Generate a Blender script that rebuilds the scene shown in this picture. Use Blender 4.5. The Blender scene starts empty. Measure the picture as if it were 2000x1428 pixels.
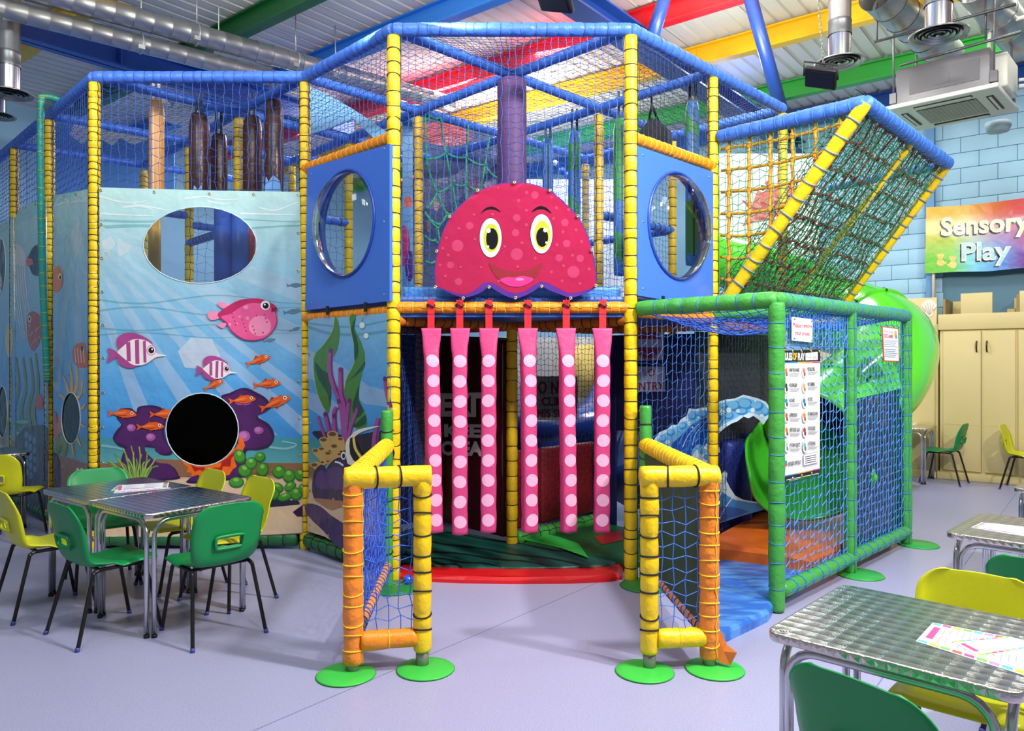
import bpy, bmesh, math, random
from mathutils import Vector, Matrix
from mathutils.geometry import tessellate_polygon
random.seed(7)
R = math.radians
F = 1470.0; HZ = 705.0; CAMZ = 1.6
SC = bpy.context.scene; COL = SC.collection
V = Vector

# ---------------------------------------------------------------- camera, world, lights, exposure
cam_d = bpy.data.cameras.new('camera'); cam = bpy.data.objects.new('camera', cam_d); COL.objects.link(cam)
cam.location = (0, 0, CAMZ); cam.rotation_euler = (R(90), 0, 0)
cam_d.sensor_width = 36; cam_d.lens = F / 2000 * 36; cam_d.shift_y = -9 / 2000
cam_d.clip_end = 100; SC.camera = cam
SC.view_settings.view_transform = 'Standard'; SC.view_settings.look = 'None'
SC.view_settings.gamma = 1; SC.view_settings.use_curve_mapping = False
SC.view_settings.exposure = -0.25
w = bpy.data.worlds.new('hall_air'); SC.world = w; w.use_nodes = True
w.node_tree.nodes['Background'].inputs[0].default_value = (.86, .93, 1, 1)
w.node_tree.nodes['Background'].inputs[1].default_value = .34

def area(name, loc, target, power, size, col=(1, .96, .9)):
    d = bpy.data.lights.new(name, 'AREA'); d.energy = power; d.size = size; d.color = col
    o = bpy.data.objects.new(name, d); COL.objects.link(o); o.location = loc
    o.rotation_euler = (V(target) - V(loc)).to_track_quat('-Z', 'Y').to_euler()
    return o
area('key_flood_right', (4.6, 1.6, 5.3), (-.6, 6.2, .6), 430, .3, (1, .97, .92))
area('hall_fill', (-1.5, 2.2, 5.3), (-1.2, 4.5, 0), 80, 1.1, (1, .97, .92))  # unseen ceiling lamps, added as fill for the hall
area('hall_fill', (2.5, 3.0, 5.3), (2.5, 4.0, 0), 50, 1.1, (1, .97, .92))
area('hall_fill', (-3.4, 3.6, 5.3), (-3.4, 7.4, 2.9), 60, 1.0, (.85, .93, 1))
area('hall_fill', (5.0, 7.4, 5.3), (6.0, 9.2, 0), 75, .8, (1, .97, .9))
area('hall_fill', (-1.0, 10.5, 5.3), (-1.0, 10.6, 0), 200, 1.4, (.88, .94, 1))
area('hall_fill', (3.0, 9.6, 5.3), (2.7, 9.2, 0), 170, 1.2, (.95, .97, 1))
area('roof_fill', (1.8, 6.6, 4.3), (2.6, 7.4, 6.2), 110, 1.0, (1, .96, .88))  # unseen upward lamps added to brighten the ceiling
area('roof_fill', (-.8, 5.2, 4.4), (-.2, 7.2, 6.2), 75, 1.0, (1, .96, .9))
area('roof_fill', (-3.6, 4.6, 4.3), (-3.4, 6.6, 6.2), 30, 1.0, (.95, .97, 1))
area('roof_fill', (0, 10.5, 4.3), (0, 11.5, 6.2), 110, 1.4, (1, .98, .95))
area('hall_fill', (-3.5, 11.5, 5.3), (-3.5, 11.0, 0), 160, 1.2, (.92, .96, 1))  # another added fill, lifts the back wall and netted interior
area('hall_fill', (.6, 8.8, 5.3), (.6, 9.4, 2), 70, .8, (.95, .98, 1))
area('entrance_fill', (1.9, 2.7, 4.9), (1.7, 6.5, 1.0), 220, .4, (1, .98, .95))  # unseen lamp added to brighten the cage interior
area('entrance_fill', (-.4, 2.2, 5.2), (0, 6.4, 1.0), 60, .4, (1, .98, .95))  # unseen lamp added as fill for the space below the deck

# ---------------------------------------------------------------- helpers
def lin(c):
    return tuple(((x / 255) / 12.92 if x / 255 <= .04045 else (((x / 255) + .055) / 1.055) ** 2.4) for x in c) + (1,)
MATS = {}
def mat(col, rough=.5, metal=0, bump=0, bscale=20, alpha=1, stretch=None, coat=0, key=None, em=0):
    k = key or (col, rough, metal, bump, bscale, alpha, stretch, coat, em)
    if k in MATS: return MATS[k]
    m = bpy.data.materials.new('mat_%d' % len(MATS)); m.use_nodes = True; MATS[k] = m
    nt = m.node_tree; b = nt.nodes['Principled BSDF']
    b.inputs['Base Color'].default_value = lin(col); b.inputs['Roughness'].default_value = rough
    b.inputs['Metallic'].default_value = metal
    if coat: b.inputs['Coat Weight'].default_value = coat; b.inputs['Coat Roughness'].default_value = .08
    if em: b.inputs['Emission Color'].default_value = lin(col); b.inputs['Emission Strength'].default_value = em
    m.diffuse_color = lin(col)
    if bump:
        g = nt.nodes.new('ShaderNodeNewGeometry'); n = nt.nodes.new('ShaderNodeTexNoise'); bp = nt.nodes.new('ShaderNodeBump')
        n.inputs['Scale'].default_value = bscale; n.inputs['Detail'].default_value = 3
        src = g.outputs['Position']
        if stretch:
            mp = nt.nodes.new('ShaderNodeMapping'); mp.inputs['Scale'].default_value = stretch
            nt.links.new(src, mp.inputs[0]); src = mp.outputs[0]
        nt.links.new(src, n.inputs['Vector']); nt.links.new(n.outputs[0], bp.inputs['Height'])
        bp.inputs['Strength'].default_value = 1; bp.inputs['Distance'].default_value = bump
        nt.links.new(bp.outputs[0], b.inputs['Normal'])
    if alpha < 1: b.inputs['Alpha'].default_value = alpha
    return m
def colnoise(m, c2, scale=8, lo=.4, hi=.65, detail=4, stretch=None):
    nt = m.node_tree; b = nt.nodes['Principled BSDF']; c1 = tuple(b.inputs['Base Color'].default_value)
    g = nt.nodes.new('ShaderNodeNewGeometry'); n = nt.nodes.new('ShaderNodeTexNoise'); r = nt.nodes.new('ShaderNodeValToRGB')
    n.inputs['Scale'].default_value = scale; n.inputs['Detail'].default_value = detail
    src = g.outputs['Position']
    if stretch:
        mp = nt.nodes.new('ShaderNodeMapping'); mp.inputs['Scale'].default_value = stretch
        nt.links.new(src, mp.inputs[0]); src = mp.outputs[0]
    nt.links.new(src, n.inputs['Vector']); nt.links.new(n.outputs[0], r.inputs[0]); nt.links.new(r.outputs[0], b.inputs['Base Color'])
    r.color_ramp.elements[0].position = lo; r.color_ramp.elements[0].color = c1
    r.color_ramp.elements[1].position = hi; r.color_ramp.elements[1].color = lin(c2)
    return m
def clear(name, tint=(235, 242, 248), bump=0, bscale=10, gloss=.08, base=.06):
    if name in MATS: return MATS[name]
    m = bpy.data.materials.new(name); MATS[name] = m; m.use_nodes = True; nt = m.node_tree
    nt.nodes.remove(nt.nodes['Principled BSDF']); out = nt.nodes['Material Output']
    t = nt.nodes.new('ShaderNodeBsdfTransparent'); t.inputs[0].default_value = lin(tint)
    g = nt.nodes.new('ShaderNodeBsdfGlossy'); g.inputs['Roughness'].default_value = gloss
    lw = nt.nodes.new('ShaderNodeFresnel'); lw.inputs[0].default_value = 1.45
    ad = nt.nodes.new('ShaderNodeMath'); ad.inputs[1].default_value = base; nt.links.new(lw.outputs[0], ad.inputs[0])
    mx = nt.nodes.new('ShaderNodeMixShader'); nt.links.new(ad.outputs[0], mx.inputs[0])
    nt.links.new(t.outputs[0], mx.inputs[1]); nt.links.new(g.outputs[0], mx.inputs[2]); nt.links.new(mx.outputs[0], out.inputs[0])
    if bump:
        ge = nt.nodes.new('ShaderNodeNewGeometry'); n = nt.nodes.new('ShaderNodeTexNoise'); bp = nt.nodes.new('ShaderNodeBump')
        n.inputs['Scale'].default_value = bscale; nt.links.new(ge.outputs['Position'], n.inputs['Vector'])
        nt.links.new(n.outputs[0], bp.inputs['Height']); bp.inputs['Distance'].default_value = bump; bp.inputs['Strength'].default_value = 1
        nt.links.new(bp.outputs[0], g.inputs['Normal']); nt.links.new(bp.outputs[0], lw.inputs['Normal'])
    return m

def ray(px, py): return V(((px - 1000) / F, 1, (HZ - py) / F))
def PD(px, py, D): return V((0, 0, CAMZ)) + ray(px, py) * D          # point on the sight line at depth D
def PZ(px, py, z): r = ray(px, py); return V((0, 0, CAMZ)) + r * ((z - CAMZ) / r.z)   # point at height z

class MB:
    def __init__(s): s.v = []; s.f = []; s.m = []; s.s = []
    def add(s, vs, fs, mi=0, smooth=True):
        o = len(s.v); s.v += [tuple(x) for x in vs]
        for f in fs: s.f.append(tuple(i + o for i in f)); s.m.append(mi); s.s.append(smooth)
    def build(s, name, mats, parent=None, **props):
        me = bpy.data.meshes.new(name); me.from_pydata(s.v, [], s.f)
        for m in (mats if isinstance(mats, (list, tuple)) else [mats]): me.materials.append(m)
        me.polygons.foreach_set('material_index', s.m); me.polygons.foreach_set('use_smooth', s.s); me.update()
        o = bpy.data.objects.new(name, me); COL.objects.link(o)
        if parent:
            o.parent = parent
            if parent.type == 'EMPTY': o.location = -parent.location
        for k, x in props.items(): o[k] = x
        return o
def thing(name, label, cat, loc=(0, 0, 0), group=None):
    o = bpy.data.objects.new(name, None); COL.objects.link(o); o.location = loc; o.empty_display_size = .1
    o['label'] = label; o['category'] = cat
    if group: o['group'] = group
    return o
def tag(o, label, cat, group=None):
    o['label'] = label; o['category'] = cat
    if group: o['group'] = group
    return o
def copy_tree(o, parent=None):
    c = o.copy(); COL.objects.link(c)
    if parent: c.parent = parent
    for ch in [x for x in o.children]: copy_tree(ch, c)
    return c
def frame_of(d):
    d = d.normalized(); a = V((0, 0, 1)) if abs(d.z) < .9 else V((1, 0, 0))
    u = d.cross(a).normalized(); return u, d.cross(u).normalized()
def tube(mb, pts, r, n=8, mi=0, cap=True, closed=False, smooth=True):
    pts = [V(p) for p in pts]; k = len(pts); vs = []; fs = []
    u = None
    for i in range(k):
        if closed: d = pts[(i + 1) % k] - pts[i - 1]
        else: d = pts[min(i + 1, k - 1)] - pts[max(i - 1, 0)]
        d.normalize()
        if u is None: u, _ = frame_of(d)
        u = (u - d * u.dot(d)).normalized(); w_ = d.cross(u)
        rr = r(i / (k - 1)) if callable(r) else r
        for j in range(n):
            a = 2 * math.pi * j / n; vs.append(pts[i] + u * math.cos(a) * rr + w_ * math.sin(a) * rr)
    for i in range(k if closed else k - 1):
        i2 = (i + 1) % k
        for j in range(n): fs.append((i * n + j, i * n + (j + 1) % n, i2 * n + (j + 1) % n, i2 * n + j))
    if cap and not closed:
        fs.append(tuple(range(n))[::-1]); fs.append(tuple((k - 1) * n + j for j in range(n)))
    mb.add(vs, fs, mi, smooth)
def catmull(pts, n=6, closed=False):
    pts = [V(p) for p in pts]; k = len(pts); out = []
    rng = range(k) if closed else range(k - 1)
    for i in rng:
        if closed: a, b, c, d = pts[i - 1], pts[i], pts[(i + 1) % k], pts[(i + 2) % k]
        else: a, b, c, d = pts[max(i - 1, 0)], pts[i], pts[i + 1], pts[min(i + 2, k - 1)]
        for j in range(n):
            t = j / n
            out.append(.5 * ((2 * b) + (c - a) * t + (2 * a - 5 * b + 4 * c - d) * t * t + (3 * b - a - 3 * c + d) * t ** 3))
    if not closed: out.append(pts[-1])
    return out
def lathe(mb, prof, o, axis=(0, 0, 1), n=24, mi=0, smooth=True, cap=True):
    axis = V(axis).normalized(); u, w_ = frame_of(axis); o = V(o); vs = []; fs = []
    for r, h in prof:
        for j in range(n):
            a = 2 * math.pi * j / n; vs.append(o + axis * h + (u * math.cos(a) + w_ * math.sin(a)) * r)
    for i in range(len(prof) - 1):
        for j in range(n): fs.append((i * n + j, i * n + (j + 1) % n, (i + 1) * n + (j + 1) % n, (i + 1) * n + j))
    if cap: fs.append(tuple(range(n))[::-1]); fs.append(tuple((len(prof) - 1) * n + j for j in range(n)))
    mb.add(vs, fs, mi, smooth)
def box(mb, c, X, Y, Z, bev=0, mi=0):
    """c centre; X, Y, Z half-extent vectors; chamfered"""
    c, X, Y, Z = V(c), V(X), V(Y), V(Z)
    if bev <= 0:
        vs = [c + X * a + Y * b + Z * d for a in (-1, 1) for b in (-1, 1) for d in (-1, 1)]
        fs = [(0, 1, 3, 2), (4, 6, 7, 5), (0, 4, 5, 1), (2, 3, 7, 6), (0, 2, 6, 4), (1, 5, 7, 3)]
        mb.add(vs, fs, mi, False); return
    bm = bmesh.new(); bmesh.ops.create_cube(bm, size=2)
    l = (X.length, Y.length, Z.length)
    for v in bm.verts: v.co = V((v.co.x * l[0], v.co.y * l[1], v.co.z * l[2]))
    bmesh.ops.bevel(bm, geom=bm.edges[:], offset=min(bev, min(l) * .95), segments=2, profile=.5, affect='EDGES')
    xn, yn, zn = X.normalized(), Y.normalized(), Z.normalized(); bm.verts.index_update()
    mb.add([c + xn * v.co.x + yn * v.co.y + zn * v.co.z for v in bm.verts], [[v.index for v in f.verts] for f in bm.faces], mi, True)
    bm.free()
def abox(mb, x0, x1, y0, y1, z0, z1, bev=0, mi=0):
    box(mb, ((x0 + x1) / 2, (y0 + y1) / 2, (z0 + z1) / 2), ((x1 - x0) / 2, 0, 0), (0, (y1 - y0) / 2, 0), (0, 0, (z1 - z0) / 2), bev, mi)
def slab(mb, poly, z0, z1, bev=0, mi=0):
    """extruded polygon (xy) with optional bevelled top"""
    n = len(poly); c = V((sum(p[0] for p in poly) / n, sum(p[1] for p in poly) / n))
    tr = tessellate_polygon([[V((p[0], p[1], 0)) for p in poly]])
    ins = []
    for p in poly:
        d = (c - V((p[0], p[1]))); ins.append(V((p[0], p[1])) + d.normalized() * bev * 1.3)
    vs = [(p[0], p[1], z0) for p in poly] + [(p[0], p[1], z1 - bev) for p in poly] + [(p[0], p[1], z1) for p in ins]
    fs = [tuple(t) for t in tr] + [tuple(i + 2 * n for i in t) for t in tr]
    for i in range(n):
        j = (i + 1) % n; fs += [(i, j, n + j, n + i), (n + i, n + j, 2 * n + j, 2 * n + i)]
    mb.add(vs, fs, mi, False)

# ---------------------------------------------------------------- materials
NETB = mat((52, 84, 170), .7); NETD = mat((32, 42, 78), .8); NETL = mat((58, 120, 205), .6); NETG = mat((28, 118, 84), .7); NETK = mat((22, 24, 32), .8)
YEL = mat((240, 200, 16), .38, bump=.006, bscale=30); YELD = mat((228, 186, 24), .42, bump=.006, bscale=30)
ORA = mat((236, 140, 26), .36, bump=.006, bscale=30); BLUP = mat((66, 116, 212), .4, bump=.006, bscale=30); GRNP = mat((66, 158, 66), .38, bump=.006, bscale=30)
DGRN = mat((34, 104, 58), .45, bump=.006, bscale=30)
CHROME = mat((205, 205, 210), .22, 1); BLACK = mat((14, 14, 16), .5); BLKM = mat((28, 26, 26), .35, .3); STEEL = mat((168, 170, 172), .34, .9)
colnoise(STEEL, (128, 130, 134), 9, .42, .62)
WHITE = mat((240, 240, 240), .4); PURP = mat((92, 60, 112), .62, bump=.004, bscale=25)
REDS = mat((214, 26, 44), .6); PINK = mat((204, 62, 122), .45, bump=.004, bscale=18); PINKL = mat((238, 172, 206), .45, bump=.003, bscale=18)

# ---------------------------------------------------------------- padded tube, net
def pad(name, p0, p1, r, m, parent, seg=.1, lash=NETK, lr=.0035, n=14, pinch=.09, cords=0, label=None):
    p0, p1 = V(p0), V(p1); L = (p1 - p0).length; d = (p1 - p0) / L; u, w_ = frame_of(d)
    k = max(1, round(L / seg)); vs = []; fs = []; ts = []; ties = []
    pos = [0.0] + [(i + random.uniform(-.16, .16)) / k for i in range(1, k)] + [1.0]
    for i in range(k):
        a, b = pos[i], pos[i + 1]; f = random.uniform(.97, 1.035)
        for t, q in ((.0, 1 - pinch), (.12, 1 - pinch * .25), (.5, 1.0), (.88, 1 - pinch * .25)): ts.append((a + (b - a) * t, q * f if t else q))
        if i: ties.append(a)
    ts.append((1, 1 - pinch)); ts[0] = (0, .93)
    ph = random.random() * 6
    for t, q in ts:
        for j in range(n):
            a = 2 * math.pi * j / n
            rr = r * q * (1 + .022 * math.sin(3 * a + ph + t * k * 2.1) + random.uniform(-.01, .01))
            vs.append(p0 + d * (t * L) + (u * math.cos(a) + w_ * math.sin(a)) * rr)
    for i in range(len(ts) - 1):
        for j in range(n): fs.append((i * n + j, i * n + (j + 1) % n, (i + 1) * n + (j + 1) % n, (i + 1) * n + j))
    e = (len(ts) - 1) * n; fs.append(tuple(range(n))[::-1]); fs.append(tuple(e + j for j in range(n)))
    mb = MB(); mb.add(vs, fs); o = mb.build(name, m, parent)
    if label: o['label'] = label
    if lash and ties:
        lb = MB()
        for t in ties:
            sk = random.uniform(-.3, .3) * r; ring = []
            for j in range(12):
                a = 2 * math.pi * j / 12
                ring.append(p0 + d * (t * L + sk * math.cos(a)) + (u * math.cos(a) + w_ * math.sin(a)) * (r * (1 - pinch) + lr * .8 + abs(sk) * .04))
            tube(lb, ring, lr, 4, closed=True)
        for c in range(cords):
            a = random.uniform(0, 6.28) if cords < 3 else c * 2 * math.pi / cords
            pl = []
            for i in range(k * 2 + 1):
                aa = a + .12 * math.sin(i * 2.3)
                pl.append(p0 + d * (i / (k * 2) * L) + (u * math.cos(aa) + w_ * math.sin(aa)) * (r + lr * .5))
            tube(lb, pl, lr * .8, 3)
        lb.build('lashing', lash, o, kind='stuff')
    return o
def net(name, a, b, c, d, m, parent, cell=.046, r=.0022, sag=0, jit=.16, keep=None, n=3, sagdir=(0, 0, -1)):
    """bilinear patch a-b (bottom) d-c (top); one mesh of knotted cords"""
    a, b, c, d = V(a), V(b), V(c), V(d); mb = MB()
    nu = max(2, round(max((b - a).length, (c - d).length) / cell)); nv = max(2, round(max((d - a).length, (c - b).length) / cell))
    sd = V(sagdir); P = {}
    for i in range(nu + 1):
        for j in range(nv + 1):
            uu, vv = i / nu, j / nv
            ju = jit * random.uniform(-1, 1) / nu if 0 < i < nu else 0; jv = jit * random.uniform(-1, 1) / nv if 0 < j < nv else 0
            U, W = uu + ju, vv + jv + (.18 / nv * (1 if (i + j) % 2 else -1) if 0 < j < nv else 0)
            P[i, j] = (a * (1 - U) + b * U) * (1 - W) + (d * (1 - U) + c * U) * W + sd * (sag * 16 * uu * (1 - uu) * vv * (1 - vv))
    def run(seq):
        cur = []
        for p, ok in seq:
            if ok: cur.append(p)
            else:
                if len(cur) > 1: tube(mb, cur, r, n, cap=False, smooth=False)
                cur = []
        if len(cur) > 1: tube(mb, cur, r, n, cap=False, smooth=False)
    ok = lambda i, j: True if keep is None else keep(i / nu, j / nv)
    for i in range(nu + 1): run([(P[i, j], ok(i, j)) for j in range(nv + 1)])
    for j in range(nv + 1): run([(P[i, j], ok(i, j)) for i in range(nu + 1)])
    return mb.build(name, m, parent, kind='stuff')

# ---------------------------------------------------------------- flat print
class Plane:
    def __init__(s, O, U):
        s.O = V((O[0], O[1], 0)); s.U = V((U[0], U[1], 0)).normalized(); s.N = V((s.U.y, -s.U.x, 0))
        if s.N.dot(V((0, 0, 0)) - s.O) < 0: s.N = -s.N
    def px(s, x, y):
        r = ray(x, y); c = V((0, 0, CAMZ)); t = (s.O - c).dot(s.N) / r.dot(s.N); p = c + r * t
        return ((p - s.O).dot(s.U), p.z)
    def pos(s, uv, off=0): return s.O + s.U * uv[0] + V((0, 0, uv[1])) + s.N * off
def hclip(poly, a, b, side=1):
    """keep the part of poly left (side=1) or right of a->b"""
    out = []; n = len(poly); ex, ey = b[0] - a[0], b[1] - a[1]
    ds = [side * (ex * (p[1] - a[1]) - ey * (p[0] - a[0])) for p in poly]
    for i in range(n):
        p, q, dp, dq = poly[i], poly[(i + 1) % n], ds[i], ds[(i + 1) % n]
        if dp >= 0: out.append(p)
        if (dp > 0 > dq) or (dp < 0 < dq):
            t = dp / (dp - dq); out.append((p[0] + (q[0] - p[0]) * t, p[1] + (q[1] - p[1]) * t))
    return out
def ccw(p):
    s = sum(p[i][0] * p[(i + 1) % len(p)][1] - p[(i + 1) % len(p)][0] * p[i][1] for i in range(len(p)))
    return p if s > 0 else p[::-1]
def convex(p):
    n = len(p)
    def sn(a, b, c):
        u, v = (b[0] - a[0], b[1] - a[1]), (c[0] - b[0], c[1] - b[1]); return (u[0] * v[1] - u[1] * v[0]) / (math.hypot(*u) * math.hypot(*v) + 1e-12)
    return all(sn(p[i], p[(i + 1) % n], p[(i + 2) % n]) > -.03 for i in range(n))
def tris(uvs):
    A = abs(sum(uvs[i][0] * uvs[(i + 1) % len(uvs)][1] - uvs[(i + 1) % len(uvs)][0] * uvs[i][1] for i in range(len(uvs)))) / 2
    area_ = lambda ts: sum(abs((b[0] - a[0]) * (c[1] - a[1]) - (b[1] - a[1]) * (c[0] - a[0])) / 2 for a, b, c in ts)
    t1 = [[tuple(uvs[i][:2]) for i in t] for t in tessellate_polygon([[V((p[0], p[1], 0)) for p in uvs]])]
    if abs(area_(t1) - A) < .02 * A: return t1
    bm = bmesh.new(); vs = [bm.verts.new((p[0], p[1], 0)) for p in uvs]; es = [bm.edges.new((vs[i], vs[(i + 1) % len(vs)])) for i in range(len(vs))]
    bmesh.ops.triangle_fill(bm, edges=es, use_beauty=True, use_dissolve=False); t2 = [[(v.co.x, v.co.y) for v in f.verts] for f in bm.faces]; bm.free()
    return t2 if abs(area_(t2) - A) < abs(area_(t1) - A) else t1
class Art:
    """flat print on a plane, drawn in layers, clipped to a convex outline and cut out round convex holes"""
    def __init__(s, pl, outline=None, holes=(), off=.001, step=.00006):
        s.pl = pl; s.mb = MB(); s.mats = []; s.off = off; s.step = step; s.out = ccw(list(outline)) if outline and convex(ccw(list(outline))) else None; s.holes = [ccw(list(h)) for h in holes]; s.l = 0
    def mi(s, m):
        if m not in s.mats: s.mats.append(m)
        return s.mats.index(m)
    def uv(s, uvs, m):
        s.l += 1; off = s.off + s.l * s.step
        for t in tris(uvs):
            tri = ccw(t); todo = [tri]
            if s.out:
                for i in range(len(s.out)):
                    todo = [hclip(p, s.out[i], s.out[(i + 1) % len(s.out)]) for p in todo]; todo = [p for p in todo if len(p) > 2]
            for h in s.holes:
                hx = [p[0] for p in h]; hy = [p[1] for p in h]; new = []
                for p in todo:
                    if max(q[0] for q in p) < min(hx) or min(q[0] for q in p) > max(hx) or max(q[1] for q in p) < min(hy) or min(q[1] for q in p) > max(hy): new.append(p); continue
                    rest = p
                    for i in range(len(h)):
                        a, b = h[i], h[(i + 1) % len(h)]; o = hclip(rest, a, b, -1)
                        if len(o) > 2: new.append(o)
                        rest = hclip(rest, a, b, 1)
                        if len(rest) < 3: break
                todo = new
            for p in todo:
                q = [s.pl.pos(x, off) for x in p]
                nrm = (q[1] - q[0]).cross(q[2] - q[0])
                if nrm.length < 1e-10: continue
                if nrm.dot(s.pl.N) < 0: q = q[::-1]
                s.mb.add(q, [tuple(range(len(q)))], s.mi(m), False)
    def poly(s, pts, m, smooth=0):
        if smooth: pts = [(p.x, p.y) for p in catmull([(x, y, 0) for x, y in pts], smooth, True)]
        s.uv([s.pl.px(x, y) for x, y in pts], m)
    def ell(s, cx, cy, rx, ry, m, rot=0, n=20):
        c, q = math.cos(rot), math.sin(rot)
        s.poly([(cx + rx * math.cos(a) * c - ry * math.sin(a) * q, cy + rx * math.cos(a) * q + ry * math.sin(a) * c) for a in [2 * math.pi * i / n for i in range(n)]], m)
    def stroke(s, pts, w, m, taper=1):
        P = [(p.x, p.y) for p in catmull([(x, y, 0) for x, y in pts], 5)]; L, Rr = [], []; n = len(P)
        for i in range(n):
            a, b = P[max(i - 1, 0)], P[min(i + 1, n - 1)]; dx, dy = b[0] - a[0], b[1] - a[1]; l = math.hypot(dx, dy) or 1
            ww = w / 2 * (1 + (taper - 1) * i / (n - 1)); L.append((P[i][0] - dy / l * ww, P[i][1] + dx / l * ww)); Rr.append((P[i][0] + dy / l * ww, P[i][1] - dx / l * ww))
        s.poly(L + Rr[::-1], m)
    def rel(s, cx, cy, L, ang, flip, pts, m, smooth=0):
        c, q = math.cos(ang), math.sin(ang)
        s.poly([(cx + flip * (x * c - y * q) * L, cy + (x * q + y * c) * L) for x, y in pts], m, smooth)
    def text(s, txt, x0, x1, ybase, ytop, m, bold=.0, space=1.0, y1base=None, shear=0):
        """one line of lettering fitted between two pixel columns"""
        cu = bpy.data.curves.new('t', 'FONT'); cu.body = txt; cu.size = 1; cu.offset = bold; cu.space_character = space; cu.resolution_u = 3; cu.shear = shear
        ob = bpy.data.objects.new('t', cu); COL.objects.link(ob); dg = bpy.context.evaluated_depsgraph_get(); dg.update()
        me = ob.evaluated_get(dg).to_mesh(); vs = [v.co.copy() for v in me.vertices]; fs = [tuple(p.vertices) for p in me.polygons]
        ob.evaluated_get(dg).to_mesh_clear(); bpy.data.objects.remove(ob); bpy.data.curves.remove(cu)
        if not vs: return
        mx = [v.x for v in vs]; a, b = min(mx), max(mx); cap = .72
        if y1base is None: y1base = ybase
        p0 = s.pl.px(x0, ybase); p1 = s.pl.px(x1, y1base); pt = s.pl.px(x0, ytop); h = pt[1] - p0[1]; s.l += 1; off = s.off + s.l * s.step
        q = []
        for v in vs:
            t = (v.x - a) / (b - a); q.append(s.pl.pos((p0[0] + (p1[0] - p0[0]) * t, p0[1] + (p1[1] - p0[1]) * t + v.y / cap * h), off))
        fs2 = []
        for f in fs:
            nn = (q[f[1]] - q[f[0]]).cross(q[f[2]] - q[f[0]]); fs2.append(f if nn.dot(s.pl.N) >= 0 else f[::-1])
        s.mb.add(q, fs2, s.mi(m), False)
    def build(s, name, parent): return s.mb.build(name, s.mats, parent) if s.mb.f else None
def pr(c, rough=.3, alpha=1):
    return mat(c, rough, bump=.035, bscale=3.2, alpha=alpha, coat=.12)
def sheet(mb, pl, outline, holes=(), off=0, th=.004, mi=0):
    """flat cloth of any outline with holes, front and back"""
    bm = bmesh.new(); loops = [list(outline)] + [list(h) for h in holes]; edges = []
    for lp in loops:
        vs = [bm.verts.new((p[0], p[1], 0)) for p in lp]; edges += [bm.edges.new((vs[i], vs[(i + 1) % len(vs)])) for i in range(len(vs))]
    bmesh.ops.triangle_fill(bm, edges=edges, use_beauty=True, use_dissolve=False); bm.verts.index_update()
    vv = [(v.co.x, v.co.y) for v in bm.verts]; fs = [[v.index for v in f.verts] for f in bm.faces]; be = [[v.index for v in e.verts] for e in bm.edges if e.is_boundary or len(e.link_faces) == 1]; bm.free()
    front = [pl.pos(p, off) for p in vv]; back = [pl.pos(p, off - th) for p in vv]; n = len(vv); F2 = []
    for f in fs:
        nn = (front[f[1]] - front[f[0]]).cross(front[f[2]] - front[f[0]]); g = f if nn.dot(pl.N) > 0 else f[::-1]
        F2.append(tuple(g)); F2.append(tuple(i + n for i in g[::-1]))
    for a, b in be: F2.append((a, b, b + n, a + n))
    mb.add(front + back, F2, mi, False)
def circle(pl, cx, cy, r, n=32):
    c = pl.px(cx, cy); return [(c[0] + r * math.cos(2 * math.pi * i / n), c[1] + r * math.sin(2 * math.pi * i / n)) for i in range(n)]
# ---------------------------------------------------------------- hall
E1 = V((-.782, .623, 0)); E2 = V((.623, .782, 0)); UP = V((0, 0, 1))
def W(t, s, z): return E1 * t + E2 * s + UP * z
def wbox(mb, t0, t1, s0, s1, z0, z1, bev=0, mi=0):
    box(mb, W((t0 + t1) / 2, (s0 + s1) / 2, (z0 + z1) / 2), E1 * ((t1 - t0) / 2), E2 * ((s1 - s0) / 2), UP * ((z1 - z0) / 2), bev, mi)
CEIL = 5.5; WS = 12.15; WT = 13.0
flo = mat((150, 151, 184), .34, bump=.0006, bscale=240); colnoise(flo, (168, 169, 204), 150, .35, .65, 2)
mb = MB(); wbox(mb, -9, 16, -6, 14, -.05, 0); mb.build('floor', flo, kind='structure')
# welded seams of the vinyl floor
mb = MB()
for t in (-1.1, .9, 2.9): wbox(mb, t, t + .006, -5, 12, 0, .0006)
mb.build('trim_1', mat((118, 120, 158), .5), kind='structure')
# roof of ribbed sheets
m_roof = mat((226, 224, 214), .5)
mb = MB(); wbox(mb, -9, 16, -6, 14, CEIL + .06, CEIL + .12); ceil = mb.build('ceiling', mat((150, 150, 146), .6), kind='structure')
mb = MB(); wd = .9; prof = []
for k in range(5):
    x = k * wd / 5; prof += [(x + .004, .0), (x + .128, 0), (x + .136, .03), (x + .17, .03)]
prof.append((wd - .002, 0))
vs = []; fs = []
for (x, h) in prof: vs += [E1 * x + E2 * -5 + UP * h, E1 * x + E2 * (WS + .3) + UP * h]
for i in range(len(prof) - 1): fs.append((2 * i, 2 * i + 1, 2 * i + 3, 2 * i + 2))
mb.add(vs, fs, 0, False)
p0 = mb.build('roof_panel', m_roof, ceil); p0.location = E1 * -4 + UP * CEIL
for k in range(1, 21):
    c = p0.copy(); COL.objects.link(c); c.location = E1 * (-4 + wd * k) + UP * CEIL
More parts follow.
